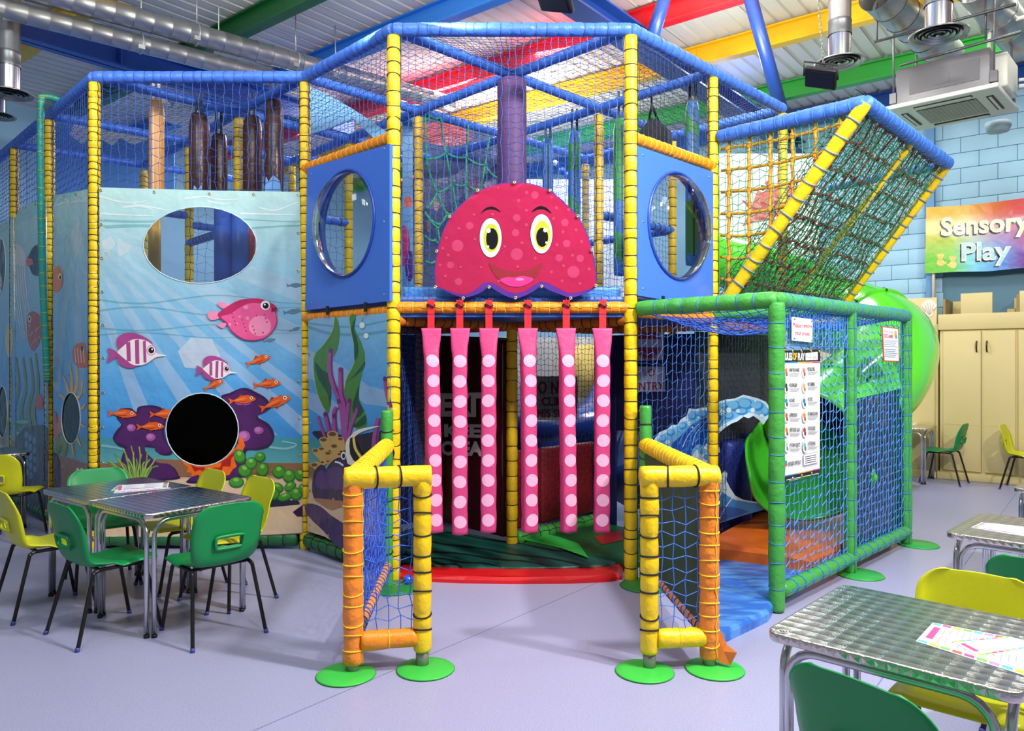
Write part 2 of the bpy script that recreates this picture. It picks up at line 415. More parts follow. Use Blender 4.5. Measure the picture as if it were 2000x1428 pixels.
# walls
m_blk = [mat((158, 200, 222), .6, bump=.002, bscale=60), mat((164, 206, 228), .6, bump=.002, bscale=60)]
mb = MB(); wbox(mb, -3, WT, WS + .02, WS + .2, 0, CEIL + .1); wall_r = mb.build('wall_right', mat((146, 188, 212), .7), kind='structure')
mb = MB(); box(mb, (0, 0, 0), E1 * .218, E2 * .02, UP * .105, .006); b0 = None
for r in range(17):
    for k in range(14):
        t = -.55 + k * .44 + (.22 if r % 2 else 0); z = 1.82 + r * .215
        if b0 is None: o = b0 = mb.build('block', m_blk[0], wall_r)
        else: o = b0.copy(); COL.objects.link(o)
        o.location = W(t, WS, z)
mb = MB(); wbox(mb, WT, WT + .2, -6, 14, 0, CEIL + .1); mb.build('wall_back', mat((150, 190, 214), .7), kind='structure')
mb = MB(); wbox(mb, 1.96, 2.06, WS - .14, WS + .02, 0, CEIL); mb.build('trim_2', mat((96, 148, 196), .5), kind='structure')
# recess under the rainbow banner
mb = MB(); wbox(mb, .2, 1.86, WS - .035, WS - .02, 2.2, 3.0); mb.build('trim_3', mat((78, 120, 142), .5), kind='structure')

def ibeam(mb, a, b, h, wd, th=.02, mi=0):
    a, b = V(a), V(b); d = (b - a).normalized(); s = d.cross(UP).normalized(); c = (a + b) / 2; L = (b - a) / 2
    box(mb, c, L, s * (th / 2), UP * (h / 2), 0, mi)
    for q in (-1, 1): box(mb, c + UP * (q * (h / 2 - th / 2)), L, s * (wd / 2), UP * (th / 2), 0, mi)
H = 3.75
for nm, ratio, col in (('yellow roof purlin at top left above the silver ducts', .905, (238, 190, 10)), ('green roof purlin at top left crossing the long silver ducts', 1.254, (22, 100, 46)),
                  ('pale blue roof purlin meeting the top of the tower', 1.565, (50, 128, 216)), ('red roof purlin running behind the top of the tower', 1.97, (220, 24, 34)),
                  ('yellow roof purlin at right of the tower running past the vertical duct', 2.317, (240, 190, 10)), ('bright green roof purlin behind the black floodlight at right', 2.81, (40, 160, 56)),
                  ('dark blue roof purlin low at right beside the air conditioner', 3.16, (30, 84, 170))):
    s = ratio * H; mb = MB(); ibeam(mb, W(-4, s, 1.6 + H), W(WT, s, 1.6 + H), .24, .13)
    for t in (-1, 1.5, 4, 6.5):
        wbox(mb, t, t + .28, s - .02, s + .02, 1.6 + H - .1, 1.6 + H + .1)
    tag(mb.build('roof_purlin', mat(col, .4)), nm, 'beam')
BST = mat((30, 82, 178), .35); BST2 = mat((20, 52, 120), .4)
p = PZ(1300, 118, 4.95); mb = MB(); ibeam(mb, p - E2 * 6, p + E2 * 4.6, .2, .26)
root = thing('roof_truss', 'dark blue steel truss with two slanting struts above the right of the tower', 'truss', p); mb.build('bottom_chord', BST2, root)
for a, b in ((PD(1272, 80, 7.6), PD(1303, -20, 7.5)), (PD(1528, 222, 8.0), PD(1461, -20, 7.5))):
    mb = MB(); tube(mb, [a, b], .068, 14); mb.build('strut', mat((34, 64, 136), .35), root)
p = PZ(160, 88, 4.9); mb = MB(); ibeam(mb, p - E2 * 4, p + E2 * 3.6, .27, .2); wbox(mb, *[p.dot(E1) + x for x in (-.1, .1)], *[p.dot(E2) + x for x in (.35, .37)], 4.78, 5.02)
tag(mb.build('roof_truss', BST), 'deep blue steel beam at top left below the silver ducts', 'beam')
# ducts
m_duct = mat((176, 178, 176), .36, .85, bump=.003, bscale=6); m_duct2 = mat((120, 122, 124), .4, .85)
def duct(name, label, a, b, r, pitch=.17, hang=(), parent=None):
    a, b = V(a), V(b); L = (b - a).length; d = (b - a) / L; u, w_ = frame_of(d); n = int(L / pitch)
    root = thing(name, label, 'duct', a)
    for i in range(n):
        t0, t1 = i / n, (i + 1) / n; mb = MB(); s = L * (t1 - t0)
        lathe(mb, [(r * 1.03, 0), (r * 1.03, .012), (r, .016), (r, s)], a + d * (L * t0), d, 20, cap=False)
        mb.build('duct_section', m_duct, root)
    for t in hang:
        q = a + d * (L * t); mb = MB(); tube(mb, [q + UP * r, V((q.x, q.y, CEIL))], .007, 5); tube(mb, [q + (u * math.cos(x) + w_ * math.sin(x)) * (r * 1.06) for x in [k * .5236 for k in range(12)]], .008, 4, closed=True)
        box(mb, q + UP * (-r * .2) + (V((0, 0, 0)) - q).normalized() * r, u * .03, w_ * .02, d * .03)
        mb.build('hanger_rod', mat((190, 192, 190), .4, .6), root)
    return root
a, b = PZ(186, 14, 4.95), PZ(589, 124, 4.95); duct('air_duct', 'upper long silver spiral duct crossing the top left of the hall', a + (a - b) * .35, b + (b - a) * 1.0, .105, hang=(.34, .56, .66))
a, b = PZ(43, 26, 4.75), PZ(403, 119, 4.75); duct('air_duct', 'lower long silver spiral duct beneath the other at top left', a + (a - b) * .3, b + (b - a) * .6, .09, hang=(.48,))
def diffuser(mb, c, r, n=32):
    lathe(mb, [(r * .42, .05), (r * .5, .03), (r * .8, .012), (r, .004), (r * 1.0, -.006), (r * .93, -.004), (r * .86, .008)], c, UP, n, 0, cap=False)
    for k, q in enumerate((.68, .46, .26)):
        lathe(mb, [(r * (q + .09), -.012 + .004 * k), (r * q, .02), (r * (q - .07), .004)], c, UP, n, 0, cap=False)
    lathe(mb, [(r * .1, -.012), (r * .02, -.016)], c, UP, n, 0)
    lathe(mb, [(r * .8, .012), (r * .78, .013)], c, UP, n, 1)
def drop(label, px, py, D, r, rd, tilt=0):
    c = PD(px, py, D); root = thing('ceiling_diffuser', label, 'vent', c); z = c.z + .03
    mb = MB(); lathe(mb, [(r * .97, 0), (r * .97, .22)], c + UP * .03, UP, 24, cap=False); mb.build('collar', CHROME, root)
    mb = MB(); lathe(mb, [(r * 1.05, .22), (r * 1.06, .25), (r * 1.03, .26), (r * 1.03, .33), (r * 1.06, .34), (r, .36)], c + UP * .03, UP, 24, cap=False); mb.build('joint_band', m_duct2, root)
    k = 0; zz = z + .34
    while zz < CEIL:
        mb = MB(); lathe(mb, [(r * 1.02, 0), (r * 1.02, .01), (r, .014), (r, .19)], (c.x, c.y, zz), UP, 24, cap=False); mb.build('duct_section', m_duct, root); zz += .19
    mb = MB(); diffuser(mb, c, rd); mb.build('diffuser_disc', [mat((150, 152, 152), .3, .8), BLACK], root)
drop('round silver ceiling diffuser on a vertical duct at the left picture edge', 16, 183, 7, .098, .205)
drop('second round diffuser, low at the left edge beneath the big duct', -8, 226, 8.5, .1, .2)
drop('round silver diffuser on a vertical duct beside the black floodlight', 1640, 122, 7, .1, .222)
drop('round diffuser hanging in front of the diagonal duct at top right', 1833, 68, 6.4, .107, .232)
duct('air_duct', 'thick diagonal silver duct behind the round diffuser at top right', PD(1712, -15, 7.1), PD(1850, 108, 8.0), .17, .22)
duct('air_duct', 'thick silver duct in the top right corner of the picture', PD(1905, -30, 7.0), PD(1990, 75, 7.6), .17, .22)
# ceiling cassette
Zr = 2.5; A_, B_, C_, D_ = [PZ(x, y, CAMZ + Zr) for x, y in ((1727, 214), (1951, 168), (1992, 215), (1785, 258))]
cc = (A_ + B_ + C_ + D_) / 4; ux = ((B_ - A_) + (C_ - D_)) / 4; uy = ((D_ - A_) + (C_ - B_)) / 4
ux -= uy * (ux.dot(uy) / uy.dot(uy)) * .5; uxn, uyn = ux.normalized(), uy.normalized(); lx, ly = .48, .48
root = thing('air_conditioner', 'grey and white ceiling cassette air conditioner hanging at upper right', 'air conditioner', cc)
ACW = mat((206, 208, 196), .4); ACG = mat((112, 112, 116), .45, .3)
mb = MB(); box(mb, cc + UP * .015, uxn * lx, uyn * ly, UP * .022, .012); mb.build('fascia', ACW, root)
mb = MB(); box(mb, cc + UP * .22, uxn * (lx * .84), uyn * (ly * .84), UP * .18, .01); body = mb.build('casing', ACG, root)
mb = MB(); fc = cc + UP * .22 - uyn * (ly * .84 + .004)
box(mb, fc + uxn * .02, uxn * .3, uyn * .003, UP * .1); box(mb, fc - uyn * .003 + uxn * .0, uxn * .07, uyn * .003, UP * .06); mb.build('access_plate', mat((98, 98, 102), .5, .3), body)
mb = MB(); box(mb, cc + uxn * (lx * .84 + .05) + UP * .22, uxn * .06, uyn * .24, UP * .16, .02); mb.build('service_box', ACW, root)
mb = MB(); box(mb, cc - UP * .009, uxn * .26, uyn * .26, UP * .004, 0, 0)
g = mb.build('intake_grille', BLACK, root); mb = MB()
for k in range(-9, 10): box(mb, cc - UP * .014 + uyn * (k * .0275), uxn * .26, uyn * .0035, UP * .004)
for k in range(-7, 8): box(mb, cc - UP * .014 + uxn * (k * .036), uxn * .002, uyn * .26, UP * .004)
mb.build('grille_bars', ACW, g, kind='stuff')
for q, (x, y) in enumerate(((0, -.36), (0, .36), (-.37, 0), (.37, 0))):
    mb = MB(); a_, b_ = (uxn * .25, uyn * .03) if y else (uxn * .03, uyn * .25); box(mb, cc + uxn * x + uyn * y - UP * .01, a_, b_, UP * .003, 0, 0); s_ = mb.build('outlet_slot', BLACK, root)
    mb = MB(); a_, b_ = (uxn * .24, uyn * .012) if y else (uxn * .012, uyn * .24); box(mb, cc + uxn * x + uyn * y - UP * .016, a_, b_, UP * .003, 0, 0); mb.build('louvre', ACW, s_)
mb = MB()
for x, y in ((-1, -1), (1, -1), (1, 1), (-1, 1)):
    q = cc + uxn * (x * lx * .9) + uyn * (y * ly * .8); tube(mb, [q + UP * .1, V((q.x, q.y, CEIL))], .009, 6); box(mb, q + UP * .12, uxn * .03, uyn * .03, UP * .05)
mb.build('hanger_rod', mat((110, 110, 114), .4, .6), root)
mb = MB(); q = cc + uxn * .3 + uyn * .1; tube(mb, catmull([q + UP * .38, q + UP * .68, q + UP * .75 + uxn * .06, q + uxn * .3 + UP * .78, q + uxn * .36 + UP * .72, q + uxn * .4 + UP * .2], 5), .018, 8)
q = cc + uxn * .56 + UP * .1; tube(mb, [q, q + uxn * .5 + uyn * .2], .02, 8); tube(mb, [q + UP * .06, q + uxn * .5 + uyn * .2 + UP * .05], .016, 8); mb.build('drain_pipe', mat((222, 218, 206), .4), root)
mb = MB(); lathe(mb, [(.0, 0), (.1, .0), (.12, .05), (.12, .1)], cc + uyn * .75 + uxn * .25 - UP * .1, UP, 20); tag(mb.build('round_vent', mat((150, 170, 180), .5)), 'grey round vent cap on the wall behind the air conditioner', 'vent')
mb = MB()
for (a, b) in (((1708, 82), (1985, 8)), ((1758, 128), (1995, 62))):
    tube(mb, [PD(a[0], a[1], 7.4), PD(b[0], b[1], 6.6)], .014, 4)
for x, y in ((1713, 25), (1925, 22)): tube(mb, [PD(x, y + 55, 7.4 if x < 1800 else 6.8), PD(x, y - 60, 7.4 if x < 1800 else 6.8)], .009, 5)
tag(mb.build('support_rail', mat((90, 92, 96), .4, .6)), 'thin grey steel hanging rails around the air conditioner', 'rail')
def floodlight(label, px, py, D, s=1, chain=True):
    c = PD(px, py, D); root = thing('floodlight', label, 'lamp', c)
    ax = V((.9, -.35, 0)).normalized(); f = V((-.5, -.3, -.8)).normalized(); u = ax - f * ax.dot(f); u.normalize(); v = f.cross(u)
    mb = MB(); box(mb, c, u * .13 * s, v * .1 * s, f * .022 * s, .012); box(mb, c - f * .04 * s, u * .08 * s, v * .06 * s, f * .03 * s, .01)
    for k in range(-3, 4): box(mb, c - f * .06 * s + u * (k * .022 * s), u * .003, v * .06 * s, f * .02 * s)
    mb.build('housing', BLACK, root)
    mb = MB(); box(mb, c + f * .024 * s, u * .11 * s, v * .08 * s, f * .003); mb.build('lens', mat((24, 24, 26), .3), root)
    mb = MB(); tube(mb, [c - u * .14 * s, c - u * .14 * s + UP * .12 * s, c + u * .14 * s + UP * .12 * s, c + u * .14 * s], .008, 6); mb.build('bracket', BLACK, root)
    if chain:
        mb = MB(); z = c.z + .12; k = 0
        while z < CEIL - .02:
            q = V((c.x + .02 * math.sin(z * 5), c.y, z)); a_ = (V((1, 0, 0)), V((0, 1, 0)))[k % 2]
            tube(mb, [q + a_ * (.009 * math.cos(t)) + UP * (.022 * math.sin(t)) for t in [x * .785 for x in range(8)]], .003, 4, closed=True); z += .034; k += 1
        mb.build('chain', mat((120, 120, 116), .4, .8), root, kind='stuff')
floodlight('small black floodlight on a chain in front of the green purlin', 1603, 152, 6.3)
floodlight('black floodlight cut by the top picture edge above the tower', 1082, -4, 5.6, 1.1, False)
mb = MB(); c = PD(427, 107, 8.3); lathe(mb, [(.02, .04), (.05, .03), (.055, -.02), (.045, -.07), (.0, -.075)], c, UP, 16); tube(mb, [c, V((c.x, c.y, CEIL))], .006, 5); tag(mb.build('smoke_detector', WHITE), 'small white ceiling sensor below the upper left duct', 'sensor')

# ---------------------------------------------------------------- castle cupboard on the right wall
CR = mat((214, 196, 136), .5, bump=.0008, bscale=60); CR2 = mat((198, 180, 118), .5)
CS = 11.63; root = thing('castle_cupboard', 'cream castle shaped cupboard with crenellated top below the rainbow banner', 'cupboard', W(1.4, CS + .25, 0))
mb = MB(); wbox(mb, -.6, 1.83, CS + .02, CS + .5, .1, 2.22, .004); wbox(mb, 1.30, 1.34, CS - .0, CS + .03, .1, 2.0); mb.build('carcass', CR, root)
mb = MB(); wbox(mb, -.6, 1.86, CS - .03, CS + .5, 0, .1, .01); mb.build('plinth', CR, root)
mb = MB(); wbox(mb, -.6, 1.845, CS - .015, CS + .02, 2.02, 2.23, .003); mb.build('top_rail', CR, root)
for t0, t1, hs in ((1.345, 1.79, -1), (.965, 1.33, 1), (.56, .94, -1), (.17, .55, 1)):
    mb = MB(); wbox(mb, t0 + .004, t1 - .004, CS - .012, CS + .02, .13, 1.995, .004); wbox(mb, t0 + .03, t1 - .03, CS - .015, CS, .75, .755); d = mb.build('door', CR, root)
    tt = t0 + .05 if hs < 0 else t1 - .05
    mb = MB(); tube(mb, catmull([W(tt, CS - .012, 1.86), W(tt, CS - .05, 1.83), W(tt, CS - .05, 1.76), W(tt, CS - .012, 1.72)], 4), .01, 8); mb.build('handle', mat((84, 60, 30), .3, .7), d)
for t0, t1, z1 in ((1.22, 1.58, 2.5), (.62, .925, 2.5), (0, .3, 2.5)):
    mb = MB(); wbox(mb, t0, t1, CS - .012, CS + .02, 2.22, z1, .003); mb.build('merlon', CR, root)
for t0, t1, z1 in ((1.45, 1.74, 2.43), (1.0, 1.1, 2.3), (.925, 1.02, 2.44)):
    mb = MB(); wbox(mb, t0, t1, CS + .46, CS + .49, 2.22, z1); mb.build('rear_merlon', CR2, root)
mb = MB(); wbox(mb, 1.76, 1.79, CS + .0, CS + .49, 2.22, 2.44); wbox(mb, .93, .96, CS, CS + .49, 2.22, 2.46); mb.build('side_merlon', mat((150, 124, 72), .5), root)
root = thing('castle_board', 'tall cream board with a seashell beside the green slide', 'panel', W(2.3, CS + .1, 0))
mb = MB(); wbox(mb, 1.87, 3.6, CS + .05, CS + .1, .1, 2.47, .004); mb.build('board', CR, root); mb = MB(); wbox(mb, 1.87, 3.6, CS + .0, CS + .1, 0, .1, .008); mb.build('plinth', CR, root)
mb = MB(); wbox(mb, 1.85, 1.875, CS, CS + .3, .1, 2.1); mb.build('edge_strip', CR2, root)
pl = Plane(W(0, CS + .045, 0), -E1); ar = Art(pl); sh = pr((236, 228, 214), .5)
for k in range(7):
    a_ = -2.6 + k * .33; ar.ell(1815 + 7 * math.cos(a_) * 1.2, 606 + 10 * math.sin(a_) * 1.2, 5, 9, sh, a_ + 1.57)
ar.ell(1815, 611, 8, 8, sh)
for k in range(6): a_ = -2.5 + k * .37; ar.stroke([(1815, 616), (1815 + 17 * math.cos(a_), 612 + 20 * math.sin(a_))], 1.2, pr((190, 170, 150)))
ar.build('seashell', root)
mb = MB(); tube(mb, [W(1.955, WS - .2, 2.1), W(1.955, WS - .2, 3.6)], .022, 10); tag(mb.build('banner_pole', mat((214, 196, 170), .5)), 'thin cream pole under the left edge of the rainbow banner', 'pole')
# rainbow banner
pl = Plane(W(0, WS - .25, 0), -E1); q = [pl.px(x, y) for x, y in ((1809, 405), (1870, 402), (1925, 397), (1985, 389), (2060, 380), (2060, 522), (1990, 524), (1930, 530), (1870, 531), (1806, 534))]
m = mat((200, 150, 40), .3, bump=.03, bscale=2.6, key='rainbow', coat=.3); nt = m.node_tree; b = nt.nodes['Principled BSDF']
g = nt.nodes.new('ShaderNodeNewGeometry'); dt = nt.nodes.new('ShaderNodeVectorMath'); dt.operation = 'DOT_PRODUCT'; dt.inputs[1].default_value = pl.U
mr = nt.nodes.new('ShaderNodeMapRange'); off0 = pl.O.dot(pl.U); mr.inputs[1].default_value = q[0][0] + off0; mr.inputs[2].default_value = q[4][0] + off0
nt.links.new(g.outputs['Position'], dt.inputs[0]); nt.links.new(dt.outputs['Value'], mr.inputs[0])
def ramp(stops):
    r = nt.nodes.new('ShaderNodeValToRGB'); nt.links.new(mr.outputs[0], r.inputs[0]); e = r.color_ramp.elements
    e[0].position = 0; e[0].color = lin(stops[0][1]); e[1].position = 1; e[1].color = lin(stops[-1][1])
    for p_, c_ in stops[1:-1]: x = e.new(p_); x.color = lin(c_)
    return r
r1 = ramp([(0, (226, 178, 40)), (.3, (222, 176, 40)), (.5, (220, 120, 40)), (.7, (206, 56, 44)), (1, (186, 28, 44))])
r2 = ramp([(0, (110, 190, 50)), (.22, (110, 196, 70)), (.4, (120, 200, 220)), (.6, (80, 140, 214)), (.78, (120, 60, 150)), (1, (110, 40, 120))])
sx = nt.nodes.new('ShaderNodeSeparateXYZ'); nt.links.new(g.outputs['Position'], sx.inputs[0]); mz = nt.nodes.new('ShaderNodeMapRange'); mz.inputs[1].default_value = q[9][1] + .2; mz.inputs[2].default_value = q[0][1] - .15; nt.links.new(sx.outputs[2], mz.inputs[0])
mx = nt.nodes.new('ShaderNodeMix'); mx.data_type = 'RGBA'; nt.links.new(mz.outputs[0], mx.inputs[0]); nt.links.new(r2.outputs[0], mx.inputs[6]); nt.links.new(r1.outputs[0], mx.inputs[7]); nt.links.new(mx.outputs[2], b.inputs['Base Color'])
root = thing('wall_banner', 'rainbow coloured banner with the words Sensory Play on the blue wall', 'banner', pl.pos(q[9]))
mb = MB(); sheet(mb, pl, q); mb.build('cloth', m, root)
ar = Art(pl); sd = pr((30, 26, 30)); lt = pr((232, 214, 170)); l2 = pr((176, 214, 214))
for tx, x0, x1, yb, yt, y1, mm in (('Sensory', 1838, 2012, 460, 425, 448, lt), ('Play', 1878, 1975, 509, 474, 505, l2)):
    ar.text(tx, x0 - 3, x1 - 3, yb + 3, yt + 3, sd, .035, y1base=y1 + 3); ar.text(tx, x0, x1, yb, yt, pr((246, 244, 236)), .03, y1base=y1); ar.text(tx, x0 + 1, x1 + .5, yb - 1, yt - .5, mm, .006, y1base=y1 - 1)
hd = pr((236, 200, 110))
for cx, cy, fl in ((1837, 511, 1), (1861, 515, -1)):
    ar.ell(cx, cy + 2, 7.5, 7, hd)
    for k in range(4): a_ = -1.57 + (k - 1.5) * .3 * fl; ar.ell(cx + 10 * math.cos(a_), cy + 11 * math.sin(a_), 1.7, 5.5, hd, a_ + 1.57)
    ar.ell(cx + 8 * fl, cy + 3, 5, 1.8, hd, -.6 * fl)
ar.build('lettering', root)
# ---------------------------------------------------------------- play frame
P1, P2, CC = (-.865, 5.5), (.868, 5.5), (0, 6.37)
P0, PA, PB, PC, PE = (-1.765, 6.42), (-3.56, 6.42), (-4.555, 7.42), (-5.57, 8.43), (-6.6, 9.45)
P3, P4 = (1.685, 6.317), (2.60, 7.23)
N1, N2, N3, N4 = (-.905, 7.28), (.83, 7.2), (-.02, 8.1), (1.72, 8.08)
M1, M2, M3, M4, M5, M6 = (-2.66, 7.32), (-1.78, 8.2), (-3.56, 8.3), (-4.55, 9.3), (-2.66, 9.1), (-3.6, 10.1)
N5, N6 = (-.9, 9.0), (.88, 9.0)
TOP, DK = 4.02, 2.0
def v3(p, z): return V((p[0], p[1], z))
frame = thing('climbing_structure', 'big two storey soft play structure of yellow posts and blue padded beams with netting', 'play frame', (0, 6.4, 0))
for p, z0, z1, r, m, sg, cd in ((P1, 0, 3.97, .049, YEL, .1, 1), (P2, 0, 3.97, .049, YEL, .1, 1), (P0, 0, 3.97, .046, YEL, .075, 3), (PA, .0, 3.97, .047, YEL, .062, 3), (PB, 0, 3.97, .046, YEL, .062, 3),
                        (PC, 0, 3.97, .046, YEL, .065, 3), (PE, 0, 3.97, .046, YEL, .07, 2), (P3, 0, 3.97, .046, YEL, .09, 3), (P4, 0, 3.97, .046, YELD, .09, 1), (CC, 0, 1.92, .048, YELD, .13, 0),
                        (N1, 0, 3.95, .046, YELD, .1, 2), (N2, 0, 3.95, .046, YELD, .1, 1), (N3, 2, 3.95, .046, YELD, .1, 0), (N4, 0, 3.95, .046, YELD, .1, 0), (M1, 2, 3.95, .046, YEL, .1, 1), (M2, 0, 3.95, .046, YEL, .1, 0),
                        (M3, 2, 3.95, .046, YEL, .1, 1), (M4, 2, 3.95, .046, YELD, .1, 0), (M5, 2, 3.95, .046, YEL, .1, 0), (M6, 2, 3.95, .046, YELD, .1, 0), (N5, 2, 3.95, .046, YELD, .1, 0), (N6, 2, 3.95, .046, YELD, .1, 0), ((-.8, 6.95), 0, 1.9, .04, YELD, .13, 0)):
    pad('post', v3(p, z0), v3(p, z1), r, m, frame, sg, cords=cd)
BM = [(P1, P2), (P0, P1), (PA, P0), (PB, PA), (PC, PB), (PE, PC), (P2, P3), (P3, P4), (P1, CC), (P2, CC), (CC, N1), (CC, N2), (P0, N1), (N1, N3), (N2, P3), (N2, N3), (P0, M1), (PA, M1), (M1, M2), (M1, M3), (M2, N1),
      (PB, M3), (M3, M4), (PC, M4), (M3, M5), (M2, M5), (M2, N5), (N3, N5), (N3, N6), (N2, N4), (N4, P4), (N6, N4), (M4, M6), (M5, M6), (N5, M5)]
for k, (a, b) in enumerate(BM): pad('beam', v3(a, TOP), v3(b, TOP), .05 if k < 8 else .042, BLUP, frame, .085, lash=NETB if k < 8 else NETB, lr=.003)
for a, b, z in ((M1, M2, 3.1), (M3, M5, 3.1), (PB, M3, 3.2), (PC, M4, 3.2), (N3, N6, 3.0), (N4, N6, 3.0), (M1, M3, 2.9), (N2, N4, 3.0)):
    pad('beam', v3(a, z), v3(b, z), .042, BLUP, frame, .1)
for a, b in ((P1, P2),): pad('deck_beam', v3(a, 1.99), v3(b, 1.99), .043, ORA, frame, .075, lash=mat((250, 196, 40), .6), cords=3, label='orange padded front beam under the smiling face')
for a, b, z in ((P0, P1, 1.965), (P0, P1, 3.235), (P2, P3, 3.235), (P2, P3, 1.965)): pad('deck_beam', v3(a, z), v3(b, z), .046, ORA, frame, .07, lash=mat((250, 196, 40), .6))
for a, b in ((P1, CC), (P2, CC), (CC, N1), (CC, N2), (N2, P3), (P0, N1), (P3, P4)): pad('deck_beam', v3(a, 1.9), v3(b, 1.9), .046, mat((196, 112, 30), .42, bump=.006, bscale=30), frame, .09)
# green padded rails along the floor
for a, b in ((P0, P1), (PA, P0), (PB, PA), (PC, PB), (PE, PC), (CC, N2)):
    d = (V(b) - V(a)).normalized(); a2 = V(a) + d * .06; b2 = V(b) - d * .06
    if (a, b) == (P0, P1): b2 = V(a) + d * .95
    pad('floor_rail', v3(a2, .085), v3(b2, .085), .062, DGRN if a != CC else GRNP, frame, .12, cords=1)
# decks
def deck(pts, z=2.02, m=None, th=.1, name='deck_pad'):
    mb = MB(); slab(mb, pts, z - th, z + .05, .02); return mb.build(name, m or mat((40, 84, 170), .4, bump=.004, bscale=14), frame)
for pts in ([P1, P2, CC], [P1, CC, N1, P0], [P2, P3, N2, CC], [CC, N2, N3, N1], [P0, N1, M2, M1], [PA, P0, M1], [PA, M1, M3, PB], [M1, M2, M5, M3], [PB, M3, M4, PC], [P3, P4, N4, N2], [N1, N3, N5, M2], [PC, M4, (-5.6, 10.4), PE], [M3, M5, M6, M4]): deck(pts)
mb = MB(); box(mb, (0, 5.56, 2.1), (.8, 0, 0), (0, .03, 0), (0, 0, .045), .015); mb.build('kick_pad', mat((70, 140, 214), .4, bump=.004), frame)
# nets: upper walls, roof, lower walls
def wallnet(a, b, z0, z1, m=NETB, cell=.046, **k): return net('net', v3(a, z0), v3(b, z0), v3(b, z1), v3(a, z1), m, frame, cell, **k)
wallnet(P1, P2, 2.04, 3.98, cell=.053); wallnet(P0, P1, 3.28, 3.98, cell=.056); wallnet(P2, P3, 3.28, 3.98, NETD, .056); wallnet(PA, P0, 3.06, 3.98, cell=.07, r=.0028); wallnet(PB, PA, 3.06, 3.98, cell=.066, r=.0028); wallnet(PC, PB, 3.06, 3.98, cell=.066, r=.0026); wallnet(PE, PC, 3.06, 3.98)
wallnet(P3, P4, 3.5, 3.98, NETD, .04); wallnet(P2, P3, .05, 1.93, NETL, .07); wallnet(CC, N2, .12, 1.86, NETK, .05); wallnet(CC, N1, 2.05, 3.98, NETD, .09, r=.0015)
wallnet(N1, N3, 2.04, 3.95); wallnet(N2, N3, 2.04, 3.95, NETL, .05, sag=.0); wallnet(N2, N4, 2.04, 3.95, NETB, .06); wallnet(M1, M2, 2.04, 3.95, cell=.08); wallnet(M3, M5, 2.04, 3.95, NETL, .09); wallnet(P3, P4, .06, 1.86, NETD, .055)
wallnet(N3, N6, 2.04, 3.95, NETL, .06); wallnet(N3, N5, 2.04, 3.95, NETB, .07)
wallnet(P1, (-.8, 6.95), .1, 1.86, NETB, .05)
def roofnet(a, b, c, d, m=NETD, cell=.064, sag=.04, tri=False, z=TOP + .02):
    net('roof_net', v3(a, z), v3(b, z), v3(c, z), v3(d, z), m, frame, cell, r=.0019, sag=sag)
for q in ((P1, CC, N1, P0), (P2, P3, N2, CC), (CC, N2, N3, N1), (P0, N1, M2, M1), (P3, P4, N4, N2)): roofnet(*q)
for q in ((PA, M1, M3, PB), (M1, M2, M5, M3), (PB, M3, M4, PC), (N1, N3, N5, M2), (N3, N6, N5, N5)): roofnet(*q, m=NETB)
roofnet(P1, P2, CC, CC, cell=.055); roofnet(PA, P0, M1, M1, m=NETB, cell=.055); roofnet(N2, N4, N6, N3, m=NETB)

# lower level lining; black panels are added to darken the space under the decks
lin_navy = mat((24, 30, 84), .45, bump=.01, bscale=4); shade_blk = mat((16, 16, 20), .6); lin_char = mat((52, 56, 70), .6, bump=.008, bscale=5)
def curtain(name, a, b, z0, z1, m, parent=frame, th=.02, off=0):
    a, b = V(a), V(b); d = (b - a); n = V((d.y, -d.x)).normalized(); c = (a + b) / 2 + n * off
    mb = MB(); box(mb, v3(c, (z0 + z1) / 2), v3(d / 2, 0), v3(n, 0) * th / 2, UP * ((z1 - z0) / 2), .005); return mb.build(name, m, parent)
curtain('lining_shade_panel', P0, N1, .05, 1.85, shade_blk); curtain('lining_shade_panel', N1, N3, .05, 1.85, shade_blk); curtain('lining_shade_panel', PB, M3, .05, 1.95, shade_blk); curtain('lining_shade_panel', M1, M3, .05, 1.95, shade_blk); curtain('lining_shade_panel', P0, M1, .05, 1.95, shade_blk)
curtain('lining_shade_panel', PC, M4, .05, 1.95, shade_blk)
curtain('lining_shade_panel', (.98, 7.05), (1.62, 6.66), .95, 1.84, lin_navy); curtain('lining_shade_panel', (1.62, 6.66), (2.75, 7.77), .05, 1.86, lin_char)
curtain('lining_shade_panel', N2, (.98, 7.05), .05, 1.84, lin_navy)
# EXIT KEEP CLEAR door panel between centre post and back post
a, b = V(CC), V((-.86, 7.24)); root = thing('exit_door', 'dark red padded exit door reading EXIT KEEP CLEAR behind the pink hangings', 'door', v3((a + b) / 2, 0))
curtain('door_leaf', a + (b - a) * .06, b, .1, 1.78, mat((74, 10, 18), .35, bump=.006, bscale=6), root, .05)
pl = Plane(a + V((-.03, -.03)), (b - a)); ar = Art(pl, off=.012); wg = pr((226, 222, 210), .6)
ar.text('EXIT', 861, 968, 811, 769, wg, .05, y1base=812); ar.text('KEEP', 869, 966, 852, 829, wg, .05, y1base=854); ar.text('CLEAR', 863, 968, 887, 862, wg, .05, y1base=890); ar.build('lettering', root)
curtain('shade_back', (-.9, 7.6), (.9, 7.9), 0, .6, shade_blk)  # black sheet added for darkness at the back of the under-deck space
mb = MB(); tube(mb, catmull([v3(CC, 1.75) + V((-.08, .04, 0)), v3(CC, 1.2) + V((-.08, .05, 0)), v3(CC, .6) + V((-.08, .05, 0)), v3(CC, .35) + V((-.05, .05, 0))], 4), .004, 5); mb.build('pull_cord', mat((150, 140, 120), .6), root)
